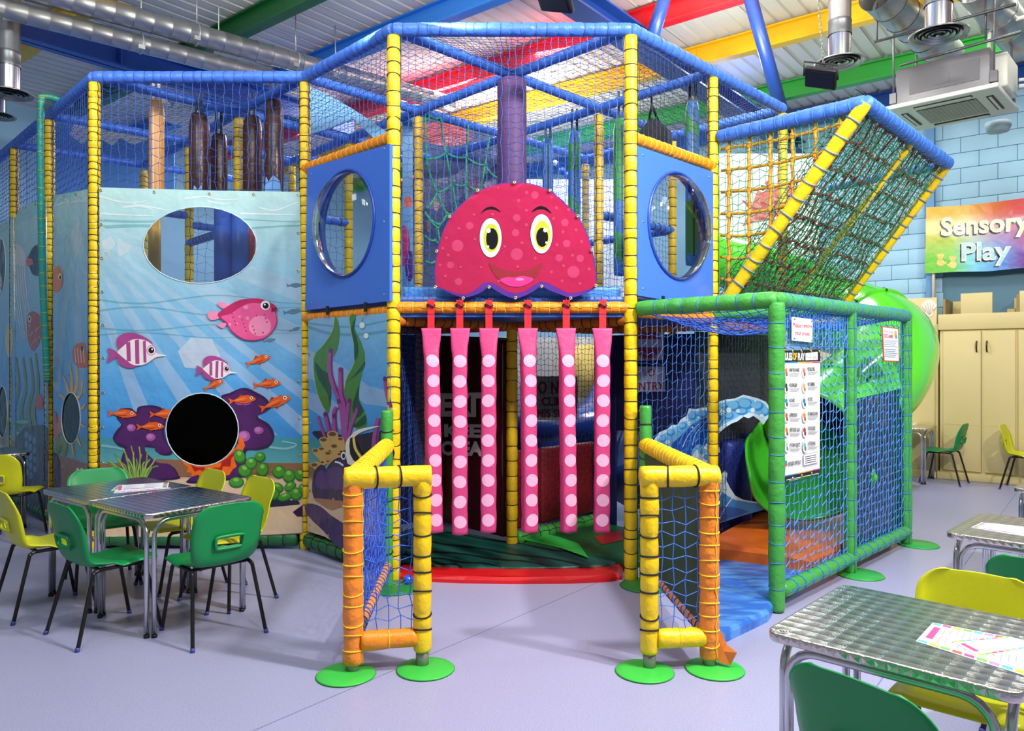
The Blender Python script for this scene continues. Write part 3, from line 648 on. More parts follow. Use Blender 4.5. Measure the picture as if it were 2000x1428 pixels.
# red padded low wall and slide sign under the deck, right of the centre post
a, b = V(CC), V(N2); root = thing('padded_wall', 'dark red padded low wall behind black netting under the deck', 'padded wall', v3((a + b) / 2, 0))
mb = MB(); c = (a + b) / 2 + V((.05, .08))
for k in range(3):
    t = (k + .5) / 3; q = a + (b - a) * t + V((-.04, .1)); box(mb, v3(q, .48), v3((b - a) / 6.1, 0), v3(V((-1, 1)).normalized() * .04, 0), UP * .34, .03)
mb.build('pad_cover', mat((132, 20, 32), .4, bump=.006, bscale=8), root)
pl = Plane(a + V((-.04, .1)) + V((.15, .15)), (b - a)); u0, u1 = pl.px(1044, 800), pl.px(1128, 800)
root = thing('slide_sign', 'grey sign lettered DO NOT CLIMB THIS SLIDE hung in the dark below deck', 'sign', pl.pos((u0[0], .9)))
mb = MB(); sheet(mb, pl, [pl.px(1030, 735), pl.px(1128, 735), pl.px(1128, 820), pl.px(1030, 822)], th=.01); mb.build('board', mat((120, 118, 118), .5), root)
ar = Art(pl); rd = pr((70, 10, 20)); ar.text('DO NOT', 1034, 1122, 768, 744, rd, .03); ar.text('CLIMB', 1058, 1110, 792, 775, rd, .03); ar.text('THIS SLIDE', 1036, 1124, 815, 799, rd, .03); ar.build('lettering', root)
# blue slide seen under the deck
root = thing('tube_slide', 'blue plastic slide in the shade behind the pink hangings', 'slide', (.6, 8, 0))
mb = MB(); tube(mb, catmull([(1.5, 9.6, 1.7), (1.1, 8.6, 1.0), (.7, 8.0, .8), (.1, 7.9, .75), (-.5, 8.3, .8)], 6), .3, 18); mb.build('slide_tube', mat((30, 80, 190), .25, coat=.4), root)
root = thing('tube_slide', 'blue curved slide end glimpsed left of the front right yellow post', 'slide', (1.2, 7.7, 0))
mb = MB(); tube(mb, catmull([(1.75, 8.3, 1.5), (1.5, 7.75, 1.0), (1.28, 7.4, .6), (1.2, 7.15, .4)], 6), .3, 20); mb.build('slide_tube', mat((30, 60, 130), .3, coat=.4), root)
# bright yellow disc panel behind black net
mb = MB(); c = PD(1146, 725, 9.2); lathe(mb, [(.0, 0), (.32, 0), (.33, .02), (.33, .05), (0, .05)], c, (0, -1, 0), 28); tag(mb.build('play_disc', mat((236, 206, 110), .4)), 'pale yellow round play disc behind the black net below deck', 'disc')
curtain('white_sheet', (-.2, 9.5), (2.2, 9.6), .9, 1.9, mat((214, 216, 220), .6), frame)

# ---------------------------------------------------------------- floor mats
def plainmat(name, label, pts, z0, z1, m, bev=.02):
    c = (sum(p[0] for p in pts) / len(pts), sum(p[1] for p in pts) / len(pts), z0); root = thing(name, label, 'mat', c); mb = MB(); slab(mb, pts, z0, z1, bev); mb.build('cover', m, root); return root
fz = lambda x, y, z=0: tuple(PZ(x, y, z)[:2])
root = thing('watermelon_mat', 'dark green striped floor mat with red front edge at the entrance', 'mat', (0, 5.6, 0))
red = mat((206, 22, 30), .35, bump=.006, bscale=7)
fr = [(-.98, 5.58), (-.72, 5.48), (-.35, 5.43), (0, 5.41), (.4, 5.42), (.7, 5.46), (.8, 5.52)]
mb = MB(); slab(mb, [(x, y - .02) for x, y in fr] + [(.86, 5.8), (-1.0, 5.75)], 0, .05, .025); mb.build('red_edge', red, root)
mb = MB(); slab(mb, [(x * .97, y + .2) for x, y in fr] + [(.86, 5.9), (.05, 6.34), (-.84, 7.1), (-1.1, 6.6), (-1.05, 5.9)], .04, .062, .008); mb.build('rind', mat((20, 82, 74), .45, bump=.008, bscale=6), root)
mb = MB()
for k, (x0, y0, x1, y1, wv) in enumerate(((-.95, 6.55, .5, 5.72, .07), (-1.0, 6.25, .3, 5.66, .06), (-.95, 6.0, -.08, 5.64, .07), (-.85, 5.86, -.36, 5.63, .06), (-.6, 6.75, .78, 5.84, .06), (-1, 5.76, -.55, 5.64, .035))):
    L, Rr = [], []
    for i in range(13):
        t = i / 12; x, y = x0 + (x1 - x0) * t, y0 + (y1 - y0) * t; ww = wv * (.35 + .65 * math.sin(min(1, (1 - t) * 3) * 1.57)) * (.75 + .25 * math.sin(i * 1.9)); yy = y + .025 * math.sin(i * 1.4)
        L.append((x, yy + ww / 2)); Rr.append((x, yy - ww / 2))
    vs = [(p[0], p[1], .064) for p in L] + [(p[0], p[1], .064) for p in Rr]; mb.add(vs, [(i + 13, i + 14, i + 1, i) for i in range(12)], 0, False)
mb.build('rind_stripes', mat((8, 20, 24), .5), root)
gmat = plainmat('green_mat', 'green floor mat with wavy light band right of the centre post', [(.1, 6.36), (.86, 5.72), (1.6, 6.36), (.86, 7.1)], .0, .075, mat((16, 84, 44), .45, bump=.01, bscale=6), .02)
mb = MB(); bw = [PZ(x, y, .078) for x, y in ((1010, 1052), (1050, 1060), (1100, 1072), (1150, 1090), (1130, 1062), (1090, 1048), (1050, 1040))]
mb.add(bw, [tuple(range(7))], 0, False); mb.add([PZ(x, y, .079) for x, y in ((1160, 1048), (1215, 1035), (1217, 1055), (1175, 1064))], [(0, 1, 2, 3)], 1, False)
mb.build('mat_print', [mat((44, 170, 66), .4, bump=.01, bscale=8), mat((150, 24, 34), .4)], gmat)
plainmat('blue_mat', 'light blue wave printed crash mat jutting out beside the green cage', [fz(1500, 1215), fz(1403, 1262), fz(1380, 1150), (1.0, 5.6), (1.66, 6.2), (2.3, 5.62), (1.75, 4.95)], 0, .07, colnoise(mat((48, 104, 196), .35, bump=.006, bscale=8), (86, 150, 226), 5, .42, .6, 5, (1, 3, 1)), .025)
plainmat('orange_mat', 'thick orange crash mat below the green slide mouth', [tuple(q) for q in [PZ(x, y, .17)[:2] for x, y in ((1390, 1065), (1400, 1045), (1500, 992), (1640, 975))] + [(3.3, 6.56), (2.16, 5.42), PZ(1530, 1082, .17)[:2]]], .0, .18, colnoise(mat((226, 112, 18), .38, bump=.008, bscale=7), (206, 92, 12), 3), .03)

# ---------------------------------------------------------------- printed banners
def ringpts(pl, cx, cy, rx, ry, n=32): return [pl.px(cx + rx * math.cos(2 * math.pi * i / n), cy + ry * math.sin(2 * math.pi * i / n)) for i in range(n)]
sea = mat((150, 208, 222), .28, bump=.035, bscale=3.2, key='sea', coat=.15); nt = sea.node_tree; b = nt.nodes['Principled BSDF']
g = nt.nodes.new('ShaderNodeNewGeometry'); sx = nt.nodes.new('ShaderNodeSeparateXYZ'); mr = nt.nodes.new('ShaderNodeMapRange'); r = nt.nodes.new('ShaderNodeValToRGB')
zy = lambda y, D=6.42: 1.6 + (705 - y) * D / F
mr.inputs[1].default_value = zy(1060); mr.inputs[2].default_value = zy(365); nt.links.new(g.outputs['Position'], sx.inputs[0]); nt.links.new(sx.outputs[2], mr.inputs[0]); nt.links.new(mr.outputs[0], r.inputs[0]); nt.links.new(r.outputs[0], b.inputs['Base Color'])
e = r.color_ramp.elements; st = [(1060, (222, 192, 160)), (935, (222, 192, 160)), (926, (146, 104, 76)), (908, (138, 98, 70)), (903, (92, 168, 178)), (872, (74, 150, 162)), (856, (66, 150, 160)), (852, (60, 142, 214)), (740, (88, 164, 222)), (640, (136, 198, 228)), (540, (148, 208, 216)), (450, (160, 210, 206)), (365, (186, 222, 216))]
for i, (y, c) in enumerate(st):
    x = e[0] if i == 0 else (e[1] if i == 1 else e.new(.5)); x.position = max(0, min(1, (1060 - y) / 695)); x.color = lin(c)
VINYL = clear('clear_vinyl', bump=.02, bscale=5, gloss=.05, base=.05)
VINYLD = clear('shaded_vinyl', (150, 152, 160), bump=.012, bscale=6, gloss=.08, base=-.03)  # dark tint stands in for the unlit space behind the lower windows
GROM = mat((190, 176, 130), .3, .9)
def banner(label, pl, out, holes=(), name='printed_banner', m=sea, grom=True):
    o = [pl.px(x, y) for x, y in out]; hs = [ringpts(pl, *h) for h in holes]
    root = thing(name, label, 'banner', pl.pos(o[-1])); mb = MB(); sheet(mb, pl, o, hs); mb.build('cloth', m, root)
    for h in hs:
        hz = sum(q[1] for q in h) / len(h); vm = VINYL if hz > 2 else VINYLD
        mb = MB(); sheet(mb, pl, [((p[0] - sum(q[0] for q in h) / len(h)) * 1.03 + sum(q[0] for q in h) / len(h), (p[1] - sum(q[1] for q in h) / len(h)) * 1.03 + sum(q[1] for q in h) / len(h)) for p in h], off=-.006, th=.002); mb.build('clear_window', vm, root)
        mb = MB(); tube(mb, [pl.pos(p, .002) for p in h], .005, 5, closed=True); mb.build('window_hem', pr((206, 224, 228)), root)
    if grom:
        mb = MB(); n = len(o)
        for i in range(n):
            a, b_ = V(o[i]), V(o[(i + 1) % n]); L = (b_ - a).length; k = max(1, round(L / .32)) if L > .3 else 0; c0 = V((sum(p[0] for p in o) / n, sum(p[1] for p in o) / n))
            for j in range(k):
                q = a + (b_ - a) * (j / k); q = q + (c0 - q).normalized() * .03; lathe(mb, [(.005, 0), (.006, .003), (.012, .003), (.013, 0)], pl.pos(q, .001), pl.N, 10, cap=False)
        mb.build('grommets', GROM, root, kind='stuff')
    return root, o, hs
def fish_o(ar, cx, cy, L, ang=0, fl=1):
    o, d, l = pr((226, 92, 30)), pr((160, 50, 22)), pr((244, 132, 60)); R_ = lambda p, m, s=0: ar.rel(cx, cy, L, ang * fl, fl, p, m, s)
    R_([(-.28, 0), (-.5, -.13), (-.45, 0), (-.5, .12)], o); R_([(-.15, -.1), (-.02, -.22), (.05, -.13), (.28, -.17), (.2, -.1)], d); R_([(0, .1), (-.04, .2), (.1, .12)], d); R_([(.2, .08), (.18, .17), (.3, .07)], d)
    R_([(-.36, 0), (-.2, -.07), (.05, -.15), (.32, -.12), (.5, .02), (.36, .1), (.05, .13), (-.2, .06)], o, 3); R_([(-.3, -.0), (-.05, -.06), (.18, -.04), (0, -.01)], l, 2); R_([(-.2, .04), (.02, .05), (.2, .04), (.02, .09)], d, 2)
    x, y = cx + fl * L * (.34 * math.cos(ang * fl) + .03 * math.sin(ang * fl)), cy + L * (.34 * math.sin(ang * fl) - .03 * math.cos(ang * fl)); ar.ell(x, y, L * .055, L * .055, pr((246, 240, 226))); ar.ell(x, y, L * .03, L * .03, pr((20, 16, 18)))
def fish_b(ar, cx, cy, L, ang=0, fl=1):
    p, w_, e_ = pr((170, 70, 140)), pr((236, 226, 226)), pr((206, 120, 176)); R_ = lambda q, m, s=0: ar.rel(cx, cy, L, ang, fl, q, m, s)
    R_([(-.3, .08), (-.5, -.02), (-.47, .1), (-.5, .24), (-.42, .2)], p, 2); R_([(-.3, .0), (-.34, -.2), (-.15, -.3), (.1, -.25), (.28, -.12), (0, -.1)], p, 3); R_([(-.28, .08), (-.3, .24), (-.1, .32), (.1, .24), (.2, .16)], p, 3)
    R_([(-.33, .05), (-.26, -.03), (-.08, -.18), (.14, -.18), (.3, -.08), (.36, .04), (.5, .06), (.34, .11), (.16, .24), (-.04, .26), (-.2, .16), (-.28, .1)], w_, 3)
    for x0, wd, a, b_ in ((-.15, .07, -.12, .2), (.0, .07, -.17, .24), (.13, .05, -.16, .21)): R_([(x0 - wd / 2, a), (x0 + wd / 2, a - .02), (x0 + wd / 2 + .03, b_), (x0 - wd / 2 + .03, b_)], p)
    x, y = cx + L * .26 * math.cos(ang), cy + L * .26 * math.sin(ang) - .01 * L; ar.ell(x, y, L * .085, L * .09, e_); ar.ell(x, y, L * .07, L * .075, w_); ar.ell(x, y, L * .052, L * .055, pr((20, 16, 18))); ar.ell(x + L * .015, y - L * .018, L * .015, L * .015, WHITE)
    R_([(.36, .05), (.54, .065), (.38, .1)], w_)
pl = Plane((P0[0], 6.375), (1, 0)); OUT = [(194, 366), (300, 369), (410, 372), (586, 375), (589, 600), (592, 1042), (440, 1051), (300, 1054), (196, 1050), (195, 700)]
root, o, hs = banner('large undersea banner with pink pufferfish, oval window and round dark window', pl, OUT, [(391, 479, 111, 75), (395, 839, 71, 71)])
ar = Art(pl, o, hs); A5 = lambda x, y: (x / 3.322, 360 + y / 3.322); A6 = lambda x, y: (x / 3.322, 720 + y / 3.322); A8 = lambda x, y: (190 + x / 4.878, 780 + y / 4.878)
lt = pr((222, 240, 250), alpha=.3); tl = pr((60, 170, 170), alpha=.3)
for a0, a1 in ((16, 21), (26, 32), (37, 42), (47, 51.5), (56, 60), (66, 70), (76, 79)):
    c0 = (140, 420); rr = []
    for a_, r_ in ((a0, 60), (a0, 720), (a1, 720), (a1, 60)): rr.append((c0[0] + r_ * math.cos(R(a_)), min(850, c0[1] + r_ * math.sin(R(a_)))))
    ar.poly(rr, lt)
for y0, am, w_ in ((430, 3, 5), (445, -4, 7), (585, 8, 4), (608, -8, 4), (640, 6, 4), (655, -5, 3)): ar.stroke([(190 + k * 45, y0 + am * math.sin(k * .9)) for k in range(10)], w_, tl, .4)
wv = pr((236, 246, 244), alpha=.75)
for s_ in ([(640, 75), (760, 110), (860, 120), (960, 105)], [(800, 150), (920, 140), (1040, 160), (1100, 170)], [(1190, 95), (1330, 80), (1430, 100), (1580, 95)], [(1350, 110), (1450, 130), (1500, 120)], [(1680, 150), (1780, 170), (1900, 130), (1950, 110)], [(1560, 190), (1760, 195), (1940, 200)], [(650, 190), (820, 200), (1000, 205)], [(860, 120), (900, 140), (980, 160), (1000, 190)]): ar.stroke([A5(*p) for p in s_], 4, wv, .3)
ar.poly([A5(x, y) for x, y in ((1155, 1085), (1240, 995), (1375, 1005), (1430, 1115), (1325, 1200), (1200, 1190))], pr((226, 236, 246), alpha=.55)); ar.poly([A5(x, y) for x, y in ((660, 370), (720, 340), (750, 390), (720, 430), (670, 420))], pr((240, 246, 246), alpha=.5)); ar.poly([A5(x, y) for x, y in ((760, 350), (850, 400), (840, 440), (770, 470))], pr((240, 246, 246), alpha=.4))
for x, y, r_ in ((665, 297, 20), (690, 452, 24), (665, 222, 12)): ar.ell(*A5(x, y), r_ / 3.3, r_ / 3.3, pr((235, 245, 245), alpha=.6)); ar.ell(*A5(x, y), r_ / 4.3, r_ / 4.3, pr((180, 214, 214), alpha=.8))
gs = pr((92, 128, 156))
for x, y, L, a_ in ((1915, 655, 30, 0), (1900, 825, 34, -.1), (1915, 940, 22, -.3), (1750, 1012, 24, -.15)): ar.rel(*A5(x, y), L, a_, 1, [(-.4, .0), (-.55, -.14), (-.5, .14), (-.35, .05), (0, .16), (.35, .08), (.5, 0), (.3, -.1), (0, -.14), (-.3, -.05)], gs, 2)
# seabed
ar.poly([A8(*p) for p in ((20, 620), (600, 570), (1300, 600), (1970, 610), (1970, 700), (1700, 690), (900, 740), (20, 700))], pr((142, 100, 74)))
ar.stroke([A8(1640, 455), A8(1800, 470), A8(1900, 430), A8(1760, 400)], 5, pr((130, 190, 200)), .5); ar.stroke([A8(40, 440), A8(180, 460), A8(300, 500)], 6, pr((120, 180, 190)), .4)
pu, pd = pr((78, 30, 96)), pr((54, 22, 74)); pk = pr((160, 84, 156))
L_ = [(150, 370), (190, 290), (230, 240), (185, 170), (230, 95), (320, 85), (375, 120), (390, 75), (470, 58), (560, 62), (640, 100), (660, 180), (640, 300), (670, 420), (720, 500), (680, 535), (590, 520), (570, 470), (440, 460), (500, 540), (600, 620), (720, 640), (775, 720), (770, 760), (500, 780), (330, 760), (230, 640), (245, 520), (265, 470), (200, 440)]
R__ = [(1180, -20), (1260, -60), (1400, -110), (1530, -60), (1620, 0), (1650, 90), (1530, 160), (1640, 240), (1690, 350), (1640, 450), (1530, 485), (1430, 490), (1420, 560), (1460, 660), (1400, 740), (1100, 790), (900, 800), (850, 780), (950, 735), (1100, 700), (1300, 480), (1345, 300), (1290, 120)]
for lst in (L_, R__):
    ar.poly([A8(*p) for p in lst], pd, 4); cx, cy = sum(p[0] for p in lst) / len(lst), sum(p[1] for p in lst) / len(lst)
    ar.poly([A8(p[0] + (20 if p[0] < cx else -26), p[1] + (18 if p[1] < cy else -20)) for p in lst], pu, 4)
for x, y, rx, ry in ((325, 270, 42, 34), (510, 360, 45, 36), (1400, 350, 58, 52), (1540, 295, 46, 36), (1390, 30, 80, 26)): ar.ell(*A8(x, y), rx / 4.88, ry / 4.88, pk); ar.ell(*A8(x - 8, y - 8), rx / 7.5, ry / 8, pr((188, 112, 180)))
fo, fr_ = pr((236, 104, 30)), pr((176, 30, 24))
ar.poly([A8(*p) for p in ((800, 570), (830, 620), (870, 650), (850, 690), (900, 700), (900, 735), (960, 720), (1000, 745), (1080, 720), (1180, 735), (1260, 720), (1290, 670), (1330, 640), (1310, 580), (1360, 540), (1400, 460), (1410, 440), (1385, 360), (1350, 360), (1345, 420), (1320, 460), (1240, 540), (1100, 620), (960, 632))], fo)
ar.poly([A8(*p) for p in ((890, 620), (930, 690), (980, 670), (1030, 710), (1110, 670), (1180, 700), (1200, 640), (1270, 640), (1280, 560), (1340, 500), (1330, 470), (1240, 560), (1100, 640), (960, 650))], fr_)
ar.poly([A8(*p) for p in ((1020, 650), (1050, 690), (1110, 650), (1170, 650), (1190, 600), (1100, 620))], fo)
gl = pr((118, 158, 62)); gd = pr((30, 76, 40))
for k in range(20):
    x0 = 300 + k * 8; ex = 90 + k * 26; ey = 640 - 140 * math.sin(k / 19 * 3.1) + 60 * ((k * 7) % 3 - 1)
    ar.stroke([A8(x0, 780), A8((x0 * 2 + ex) / 3 + 12 * math.sin(k), 690), A8((x0 + 2 * ex) / 3 - 14 * math.sin(k * 2), (ey + 660) / 2), A8(ex, ey)], 3.8, gl if k % 2 else pr((150, 180, 84)), .6)
    if k % 2: ar.stroke([A8(x0 + 6, 780), A8((x0 * 2 + ex) / 3 + 20, 700), A8((x0 + ex) / 2 + 12, 650)], 2, gd, .6)
ar.poly([A8(*p) for p in ((1590, 960), (1680, 955), (1900, 965), (1925, 1000), (1860, 1040), (1600, 1050))], pr((40, 44, 66)), 3)
c1, c2, c3 = pr((36, 108, 44)), pr((70, 146, 48)), pr((134, 190, 86))
for x, y, rx, ry, a_ in ((1555, 550, 50, 48, 0), (1360, 545, 55, 70, -.4), (1330, 790, 72, 52, 0), (1495, 760, 70, 44, 0), (1410, 680, 66, 62, .4), (1470, 610, 56, 60, 0), (1580, 670, 56, 70, .2), (1735, 690, 60, 64, .2), (1830, 730, 60, 66, 0), (1940, 720, 60, 56, .6), (1630, 800, 50, 56, 0), (1720, 840, 60, 46, .4), (1840, 830, 60, 44, -.5), (1900, 900, 60, 62, 0), (1680, 900, 62, 60, 0), (1790, 930, 70, 40, -.3), (1960, 850, 40, 50, 0)):
    ar.ell(*A8(x, y), rx / 4.88, ry / 4.88, c1, a_); ar.ell(*A8(x - 4, y - 6), rx / 5.6, ry / 6, c2, a_); ar.ell(*A8(x - 4, y - ry * .45), rx / 13, ry / 16, c3, a_)
ar.poly([(197, 1048), (195, 985), (260, 975), (380, 985), (480, 995), (590, 985), (591, 1040), (440, 1049)], pr((226, 196, 160)))
ar.poly([A6(*p) for p in ((1900, 930), (1970, 880), (1975, 960), (1930, 960))], pd)
for x, y, L, a_ in ((505 + 0, 704, 50, -.35), (418, 752, 42, -.45), (522, 750, 54, -.12), (474, 781, 54, -.12), (538, 787, 64, -.4), (240, 808, 56, .03), (322, 809, 58, -.02), (295, 833, 54, -.05)): fish_o(ar, x, y, L, a_)
fish_b(ar, 268, 684, 112, .05); fish_b(ar, 424, 719, 78, .1)
# pufferfish
pf, pf2, pdk = pr((232, 90, 150)), pr((240, 142, 178)), pr((190, 40, 100))
ar.poly([A5(*p) for p in ((1430, 835), (1375, 822), (1350, 850), (1375, 882), (1430, 868))], pf2, 3); ar.poly([A5(*p) for p in ((1415, 775), (1440, 765), (1490, 785), (1450, 808))], pf2, 3); ar.poly([A5(*p) for p in ((1410, 910), (1440, 900), (1475, 905), (1450, 935))], pf2, 3)
ar.poly([A5(*p) for p in ((1415, 850), (1470, 800), (1560, 752), (1680, 742), (1760, 770), (1800, 800), (1795, 830), (1800, 900), (1760, 970), (1690, 1010), (1590, 1010), (1510, 960), (1470, 900))], pdk, 4)
ar.poly([A5(*p) for p in ((1440, 860), (1500, 840), (1600, 780), (1700, 775), (1780, 820), (1795, 900), (1755, 968), (1690, 1005), (1595, 1005), (1515, 955), (1480, 900))], pf, 4); ar.ell(*A5(1690, 920), 22, 20, pf2)
for k in range(16): ar.ell(*A5(1510 + (k * 67) % 260, 840 + (k * 41) % 140), 1.6, 1.6, pdk)
for x, y, r_ in ((1495, 910, 3), (1610, 870, 3.4), (1560, 860, 2.2), (1545, 905, 2)): ar.ell(*A5(x, y), r_, r_, pf2)
ar.ell(*A5(1600, 800), 5, 4, pf2); ar.ell(*A5(1726, 786), 9, 9, WHITE); ar.ell(*A5(1728, 789), 6, 6, pr((24, 18, 18))); ar.ell(*A5(1722, 782), 1.8, 1.8, WHITE); ar.poly([A5(*p) for p in ((1765, 805), (1800, 800), (1805, 812), (1785, 816), (1800, 822), (1765, 830))], pr((120, 30, 60)))
ar.build('printed_picture', root)

# panel between post P0 and P1 (45 degrees)
d = V((P1[0] - P0[0], P1[1] - P0[1])); pl = Plane((P0[0] - .03, P0[1] - .03), d)
root, o, hs = banner('undersea banner with green kelp, purple tube coral and moorish fish beside the gate', pl, [(602, 618), (660, 620), (762, 611), (765, 900), (767, 1092), (720, 1088), (640, 1052), (603, 1030)])
ar = Art(pl, o); T = lambda x, y: (580 + x / 2.856, 600 + y / 2.856)
for q in ([(50, 230), (240, 320), (400, 440), (525, 470), (525, 560), (380, 540), (200, 420), (50, 400)], [(60, 470), (200, 520), (330, 640), (330, 740), (60, 560)]): ar.poly([T(*p) for p in q], lt)
ar.stroke([T(60, 110), T(200, 150), T(380, 150), T(525, 130)], 6, tl); ar.stroke([T(60, 90), T(300, 110), T(525, 70)], 4, tl)
kg, kd, ky = pr((70, 132, 48)), pr((30, 80, 50)), pr((176, 200, 96))
for q in ([(215, 50), (240, 130), (225, 240), (190, 300), (175, 380), (190, 430), (180, 590), (140, 540), (105, 440), (95, 280), (150, 210), (200, 130)], [(295, 45), (330, 45), (320, 110), (360, 200), (380, 290), (350, 440), (350, 520), (385, 600), (385, 668), (310, 668), (265, 560), (270, 420), (320, 310), (320, 220), (300, 120)]):
    ar.poly([T(x - 3, y) for x, y in q], ky, 3); ar.poly([T(*p) for p in q], kg, 3)
for q in ([(98, 300), (140, 350), (190, 390), (188, 560), (170, 480), (120, 400)], [(380, 300), (330, 370), (270, 430), (300, 400), (370, 350)], [(330, 60), (318, 130), (335, 170), (345, 250), (322, 300), (318, 200), (303, 120)], [(385, 600), (340, 640), (310, 668), (350, 668), (384, 650)], [(350, 440), (345, 520), (375, 580), (330, 620), (310, 560), (330, 480)]): ar.poly([T(*p) for p in q], kd, 2)
ar.poly([T(*p) for p in ((60, 1060), (250, 1120), (500, 1200), (540, 1400), (60, 1250))], pr((216, 190, 160)))
ar.poly([T(*p) for p in ((85, 700), (130, 690), (300, 720), (450, 690), (525, 720), (525, 900), (250, 900), (120, 740))], pr((40, 34, 52)), 2)
ar.poly([(600, 600 + 1095 / 2.856), T(130, 1110), T(190, 1160), T(300, 1230), T(420, 1300), T(520, 1320), T(520, 1400), T(300, 1400), T(150, 1250), T(50, 1150)], pr((60, 38, 96)), 2)
pc, pcd = pr((160, 80, 150)), pr((104, 40, 110))
for s_, w_ in (([(270, 760), (250, 560), (190, 380), (190, 235)], 12), ([(270, 760), (270, 560), (250, 480), (245, 340)], 12), ([(190, 760), (180, 680), (160, 590)], 11), ([(220, 760), (210, 600), (225, 560)], 11), ([(270, 760), (285, 600), (295, 515)], 10), ([(280, 760), (310, 650), (345, 550)], 8), ([(175, 760), (140, 680), (118, 610)], 6), ([(525, 560), (500, 470), (492, 395)], 8), ([(430, 860), (440, 720), (458, 620)], 13)):
    ar.stroke([T(*p) for p in s_], w_, pc, .85)
    ar.stroke([T(p[0] + 8, p[1]) for p in s_], w_ * .3, pcd, .8)
for x, y in ((190, 242), (245, 348), (160, 597), (295, 522), (343, 557), (210, 608), (235, 525), (492, 400)): ar.ell(*T(x, y), 3.6, 5, pcd)
tn, tnd = pr((206, 168, 100)), pr((110, 74, 40))
for (x0, y0), (x1, y1), w_ in (((215, 800), (200, 708), 19), ((260, 800), (245, 735), 12), ((180, 800), (150, 740), 16), ((150, 850), (105, 800), 13), ((230, 850), (210, 775), 15), ((200, 880), (175, 815), 13), ((150, 870), (140, 790), 12), ((130, 890), (100, 880), 15), ((160, 880), (145, 865), 9), ((200, 890), (175, 860), 8), ((260, 870), (240, 820), 10)):
    ar.stroke([T(x0, y0), T((x0 + x1) / 2, (y0 + y1) / 2), T(x1, y1)], w_, tn, 1.1); ar.ell(*T(x1, y1), w_ * .55, w_ * .34, tn); ar.ell(*T(x1, y1), w_ * .4, w_ * .22, tnd)
pb, pbl = pr((44, 28, 84)), pr((74, 48, 122))
for q in ([(90, 960), (110, 900), (150, 880), (180, 950), (200, 1060), (160, 1095), (95, 1060)], [(170, 900), (230, 840), (300, 860), (330, 960), (320, 1090), (220, 1080), (180, 1000)]): ar.poly([T(*p) for p in q], pb, 3); ar.poly([T(p[0] * .7 + 45, p[1] * .5 + 470) for p in q], pbl, 3)
ar.poly([T(*p) for p in ((95, 1065), (200, 1075), (320, 1090), (320, 1120), (250, 1110), (200, 1130), (140, 1100))], pr((170, 120, 90)), 2)
ar.poly([T(*p) for p in ((275, 760), (300, 720), (350, 680), (470, 662), (380, 690), (330, 720), (300, 780), (380, 850), (300, 880), (280, 850))], pr((238, 232, 220)), 2); ar.poly([T(*p) for p in ((300, 730), (330, 740), (350, 790), (390, 850), (340, 870), (300, 820))], pr((20, 16, 20)), 2)
ar.stroke([T(320, 730), T(330, 790), T(370, 850)], 5, pr((240, 214, 110))); ar.ell(*T(263, 828), 5, 8, WHITE); ar.ell(*T(264, 830), 3, 5, pr((16, 16, 16))); ar.stroke([T(215, 862), T(240, 868), T(262, 884)], 3.5, WHITE)
for x, y, r_ in ((367, 102, 16), (390, 160, 14)): ar.ell(*T(x, y), r_ / 3, r_ / 2.6, pr((226, 236, 226)))
ar.build('printed_picture', root)

# far left panels
d = V((PA[0] - PB[0], PA[1] - PB[1])); pl = Plane((PB[0] - .03, PB[1] - .03), d); Q = lambda x, y: (x / 2.131, 380 + y / 2.131)
root, o, hs = banner('narrow undersea banner with orange striped fish and tall dark window, left of the second post', pl, [(104, 382), (174, 369), (174, 700), (174, 1040), (150, 1030), (106, 1000), (103, 700)], [(139, 817, 18.5, 50)])
ar = Art(pl, o, hs)
for k in range(9):
    a0 = R(40 + k * 15); ar.poly([(150 + 24 * math.cos(a0) * .6, 440 + 24 * math.sin(a0)), (150 + 330 * math.cos(a0) * .6, 440 + 330 * math.sin(a0)), (150 + 330 * math.cos(a0 + .12) * .6, 440 + 330 * math.sin(a0 + .12)), (150 + 24 * math.cos(a0 + .12) * .6, 440 + 24 * math.sin(a0 + .12))], lt)
ar.stroke([(100, 405), (130, 396), (184, 392)], 4, wv); ar.stroke([(108, 400), (120, 385), (140, 398)], 3, wv); ar.stroke([(140, 380), (160, 392), (182, 378)], 3, wv)
ar.poly([Q(*p) for p in ((300, 150), (330, 110), (345, 190), (320, 260), (300, 200))], pr((240, 246, 246), alpha=.5))
ar.poly([Q(*p) for p in ((213, 340), (225, 310), (245, 298), (258, 320), (262, 360), (250, 395), (232, 410), (220, 385))], pr((226, 130, 40)), 3); ar.ell(*Q(240, 370), 7, 14, pr((236, 120, 90))); ar.ell(*Q(251, 343), 3.4, 6.5, WHITE); ar.ell(*Q(252, 345), 2, 4.4, pr((16, 16, 16)))
ar.poly([Q(*p) for p in ((303, 650), (320, 622), (355, 622), (362, 670), (375, 665), (370, 710), (340, 722), (308, 700))], pr((206, 90, 40)), 2)
for k in range(4): ar.stroke([Q(312 + k * 12, 640), Q(316 + k * 12, 700)], 1.6, pr((236, 206, 190)))
ar.ell(*Q(342, 642), 2.4, 5, pr((20, 16, 16)))
ye = pr((236, 178, 50))
for k in range(9):
    a_ = R(-160 + k * 30); cx, cy = Q(300, 900); ar.stroke([(cx + 8 * math.cos(a_), cy + 30 * math.sin(a_)), (cx + 20 * math.cos(a_ + .2), cy + 60 * math.sin(a_ + .1)), (cx + 28 * math.cos(a_), cy + 92 * math.sin(a_))], 7, ye, .3)
ar.poly([Q(*p) for p in ((215, 1140), (380, 1120), (400, 1300), (215, 1300))], pr((144, 104, 76)))
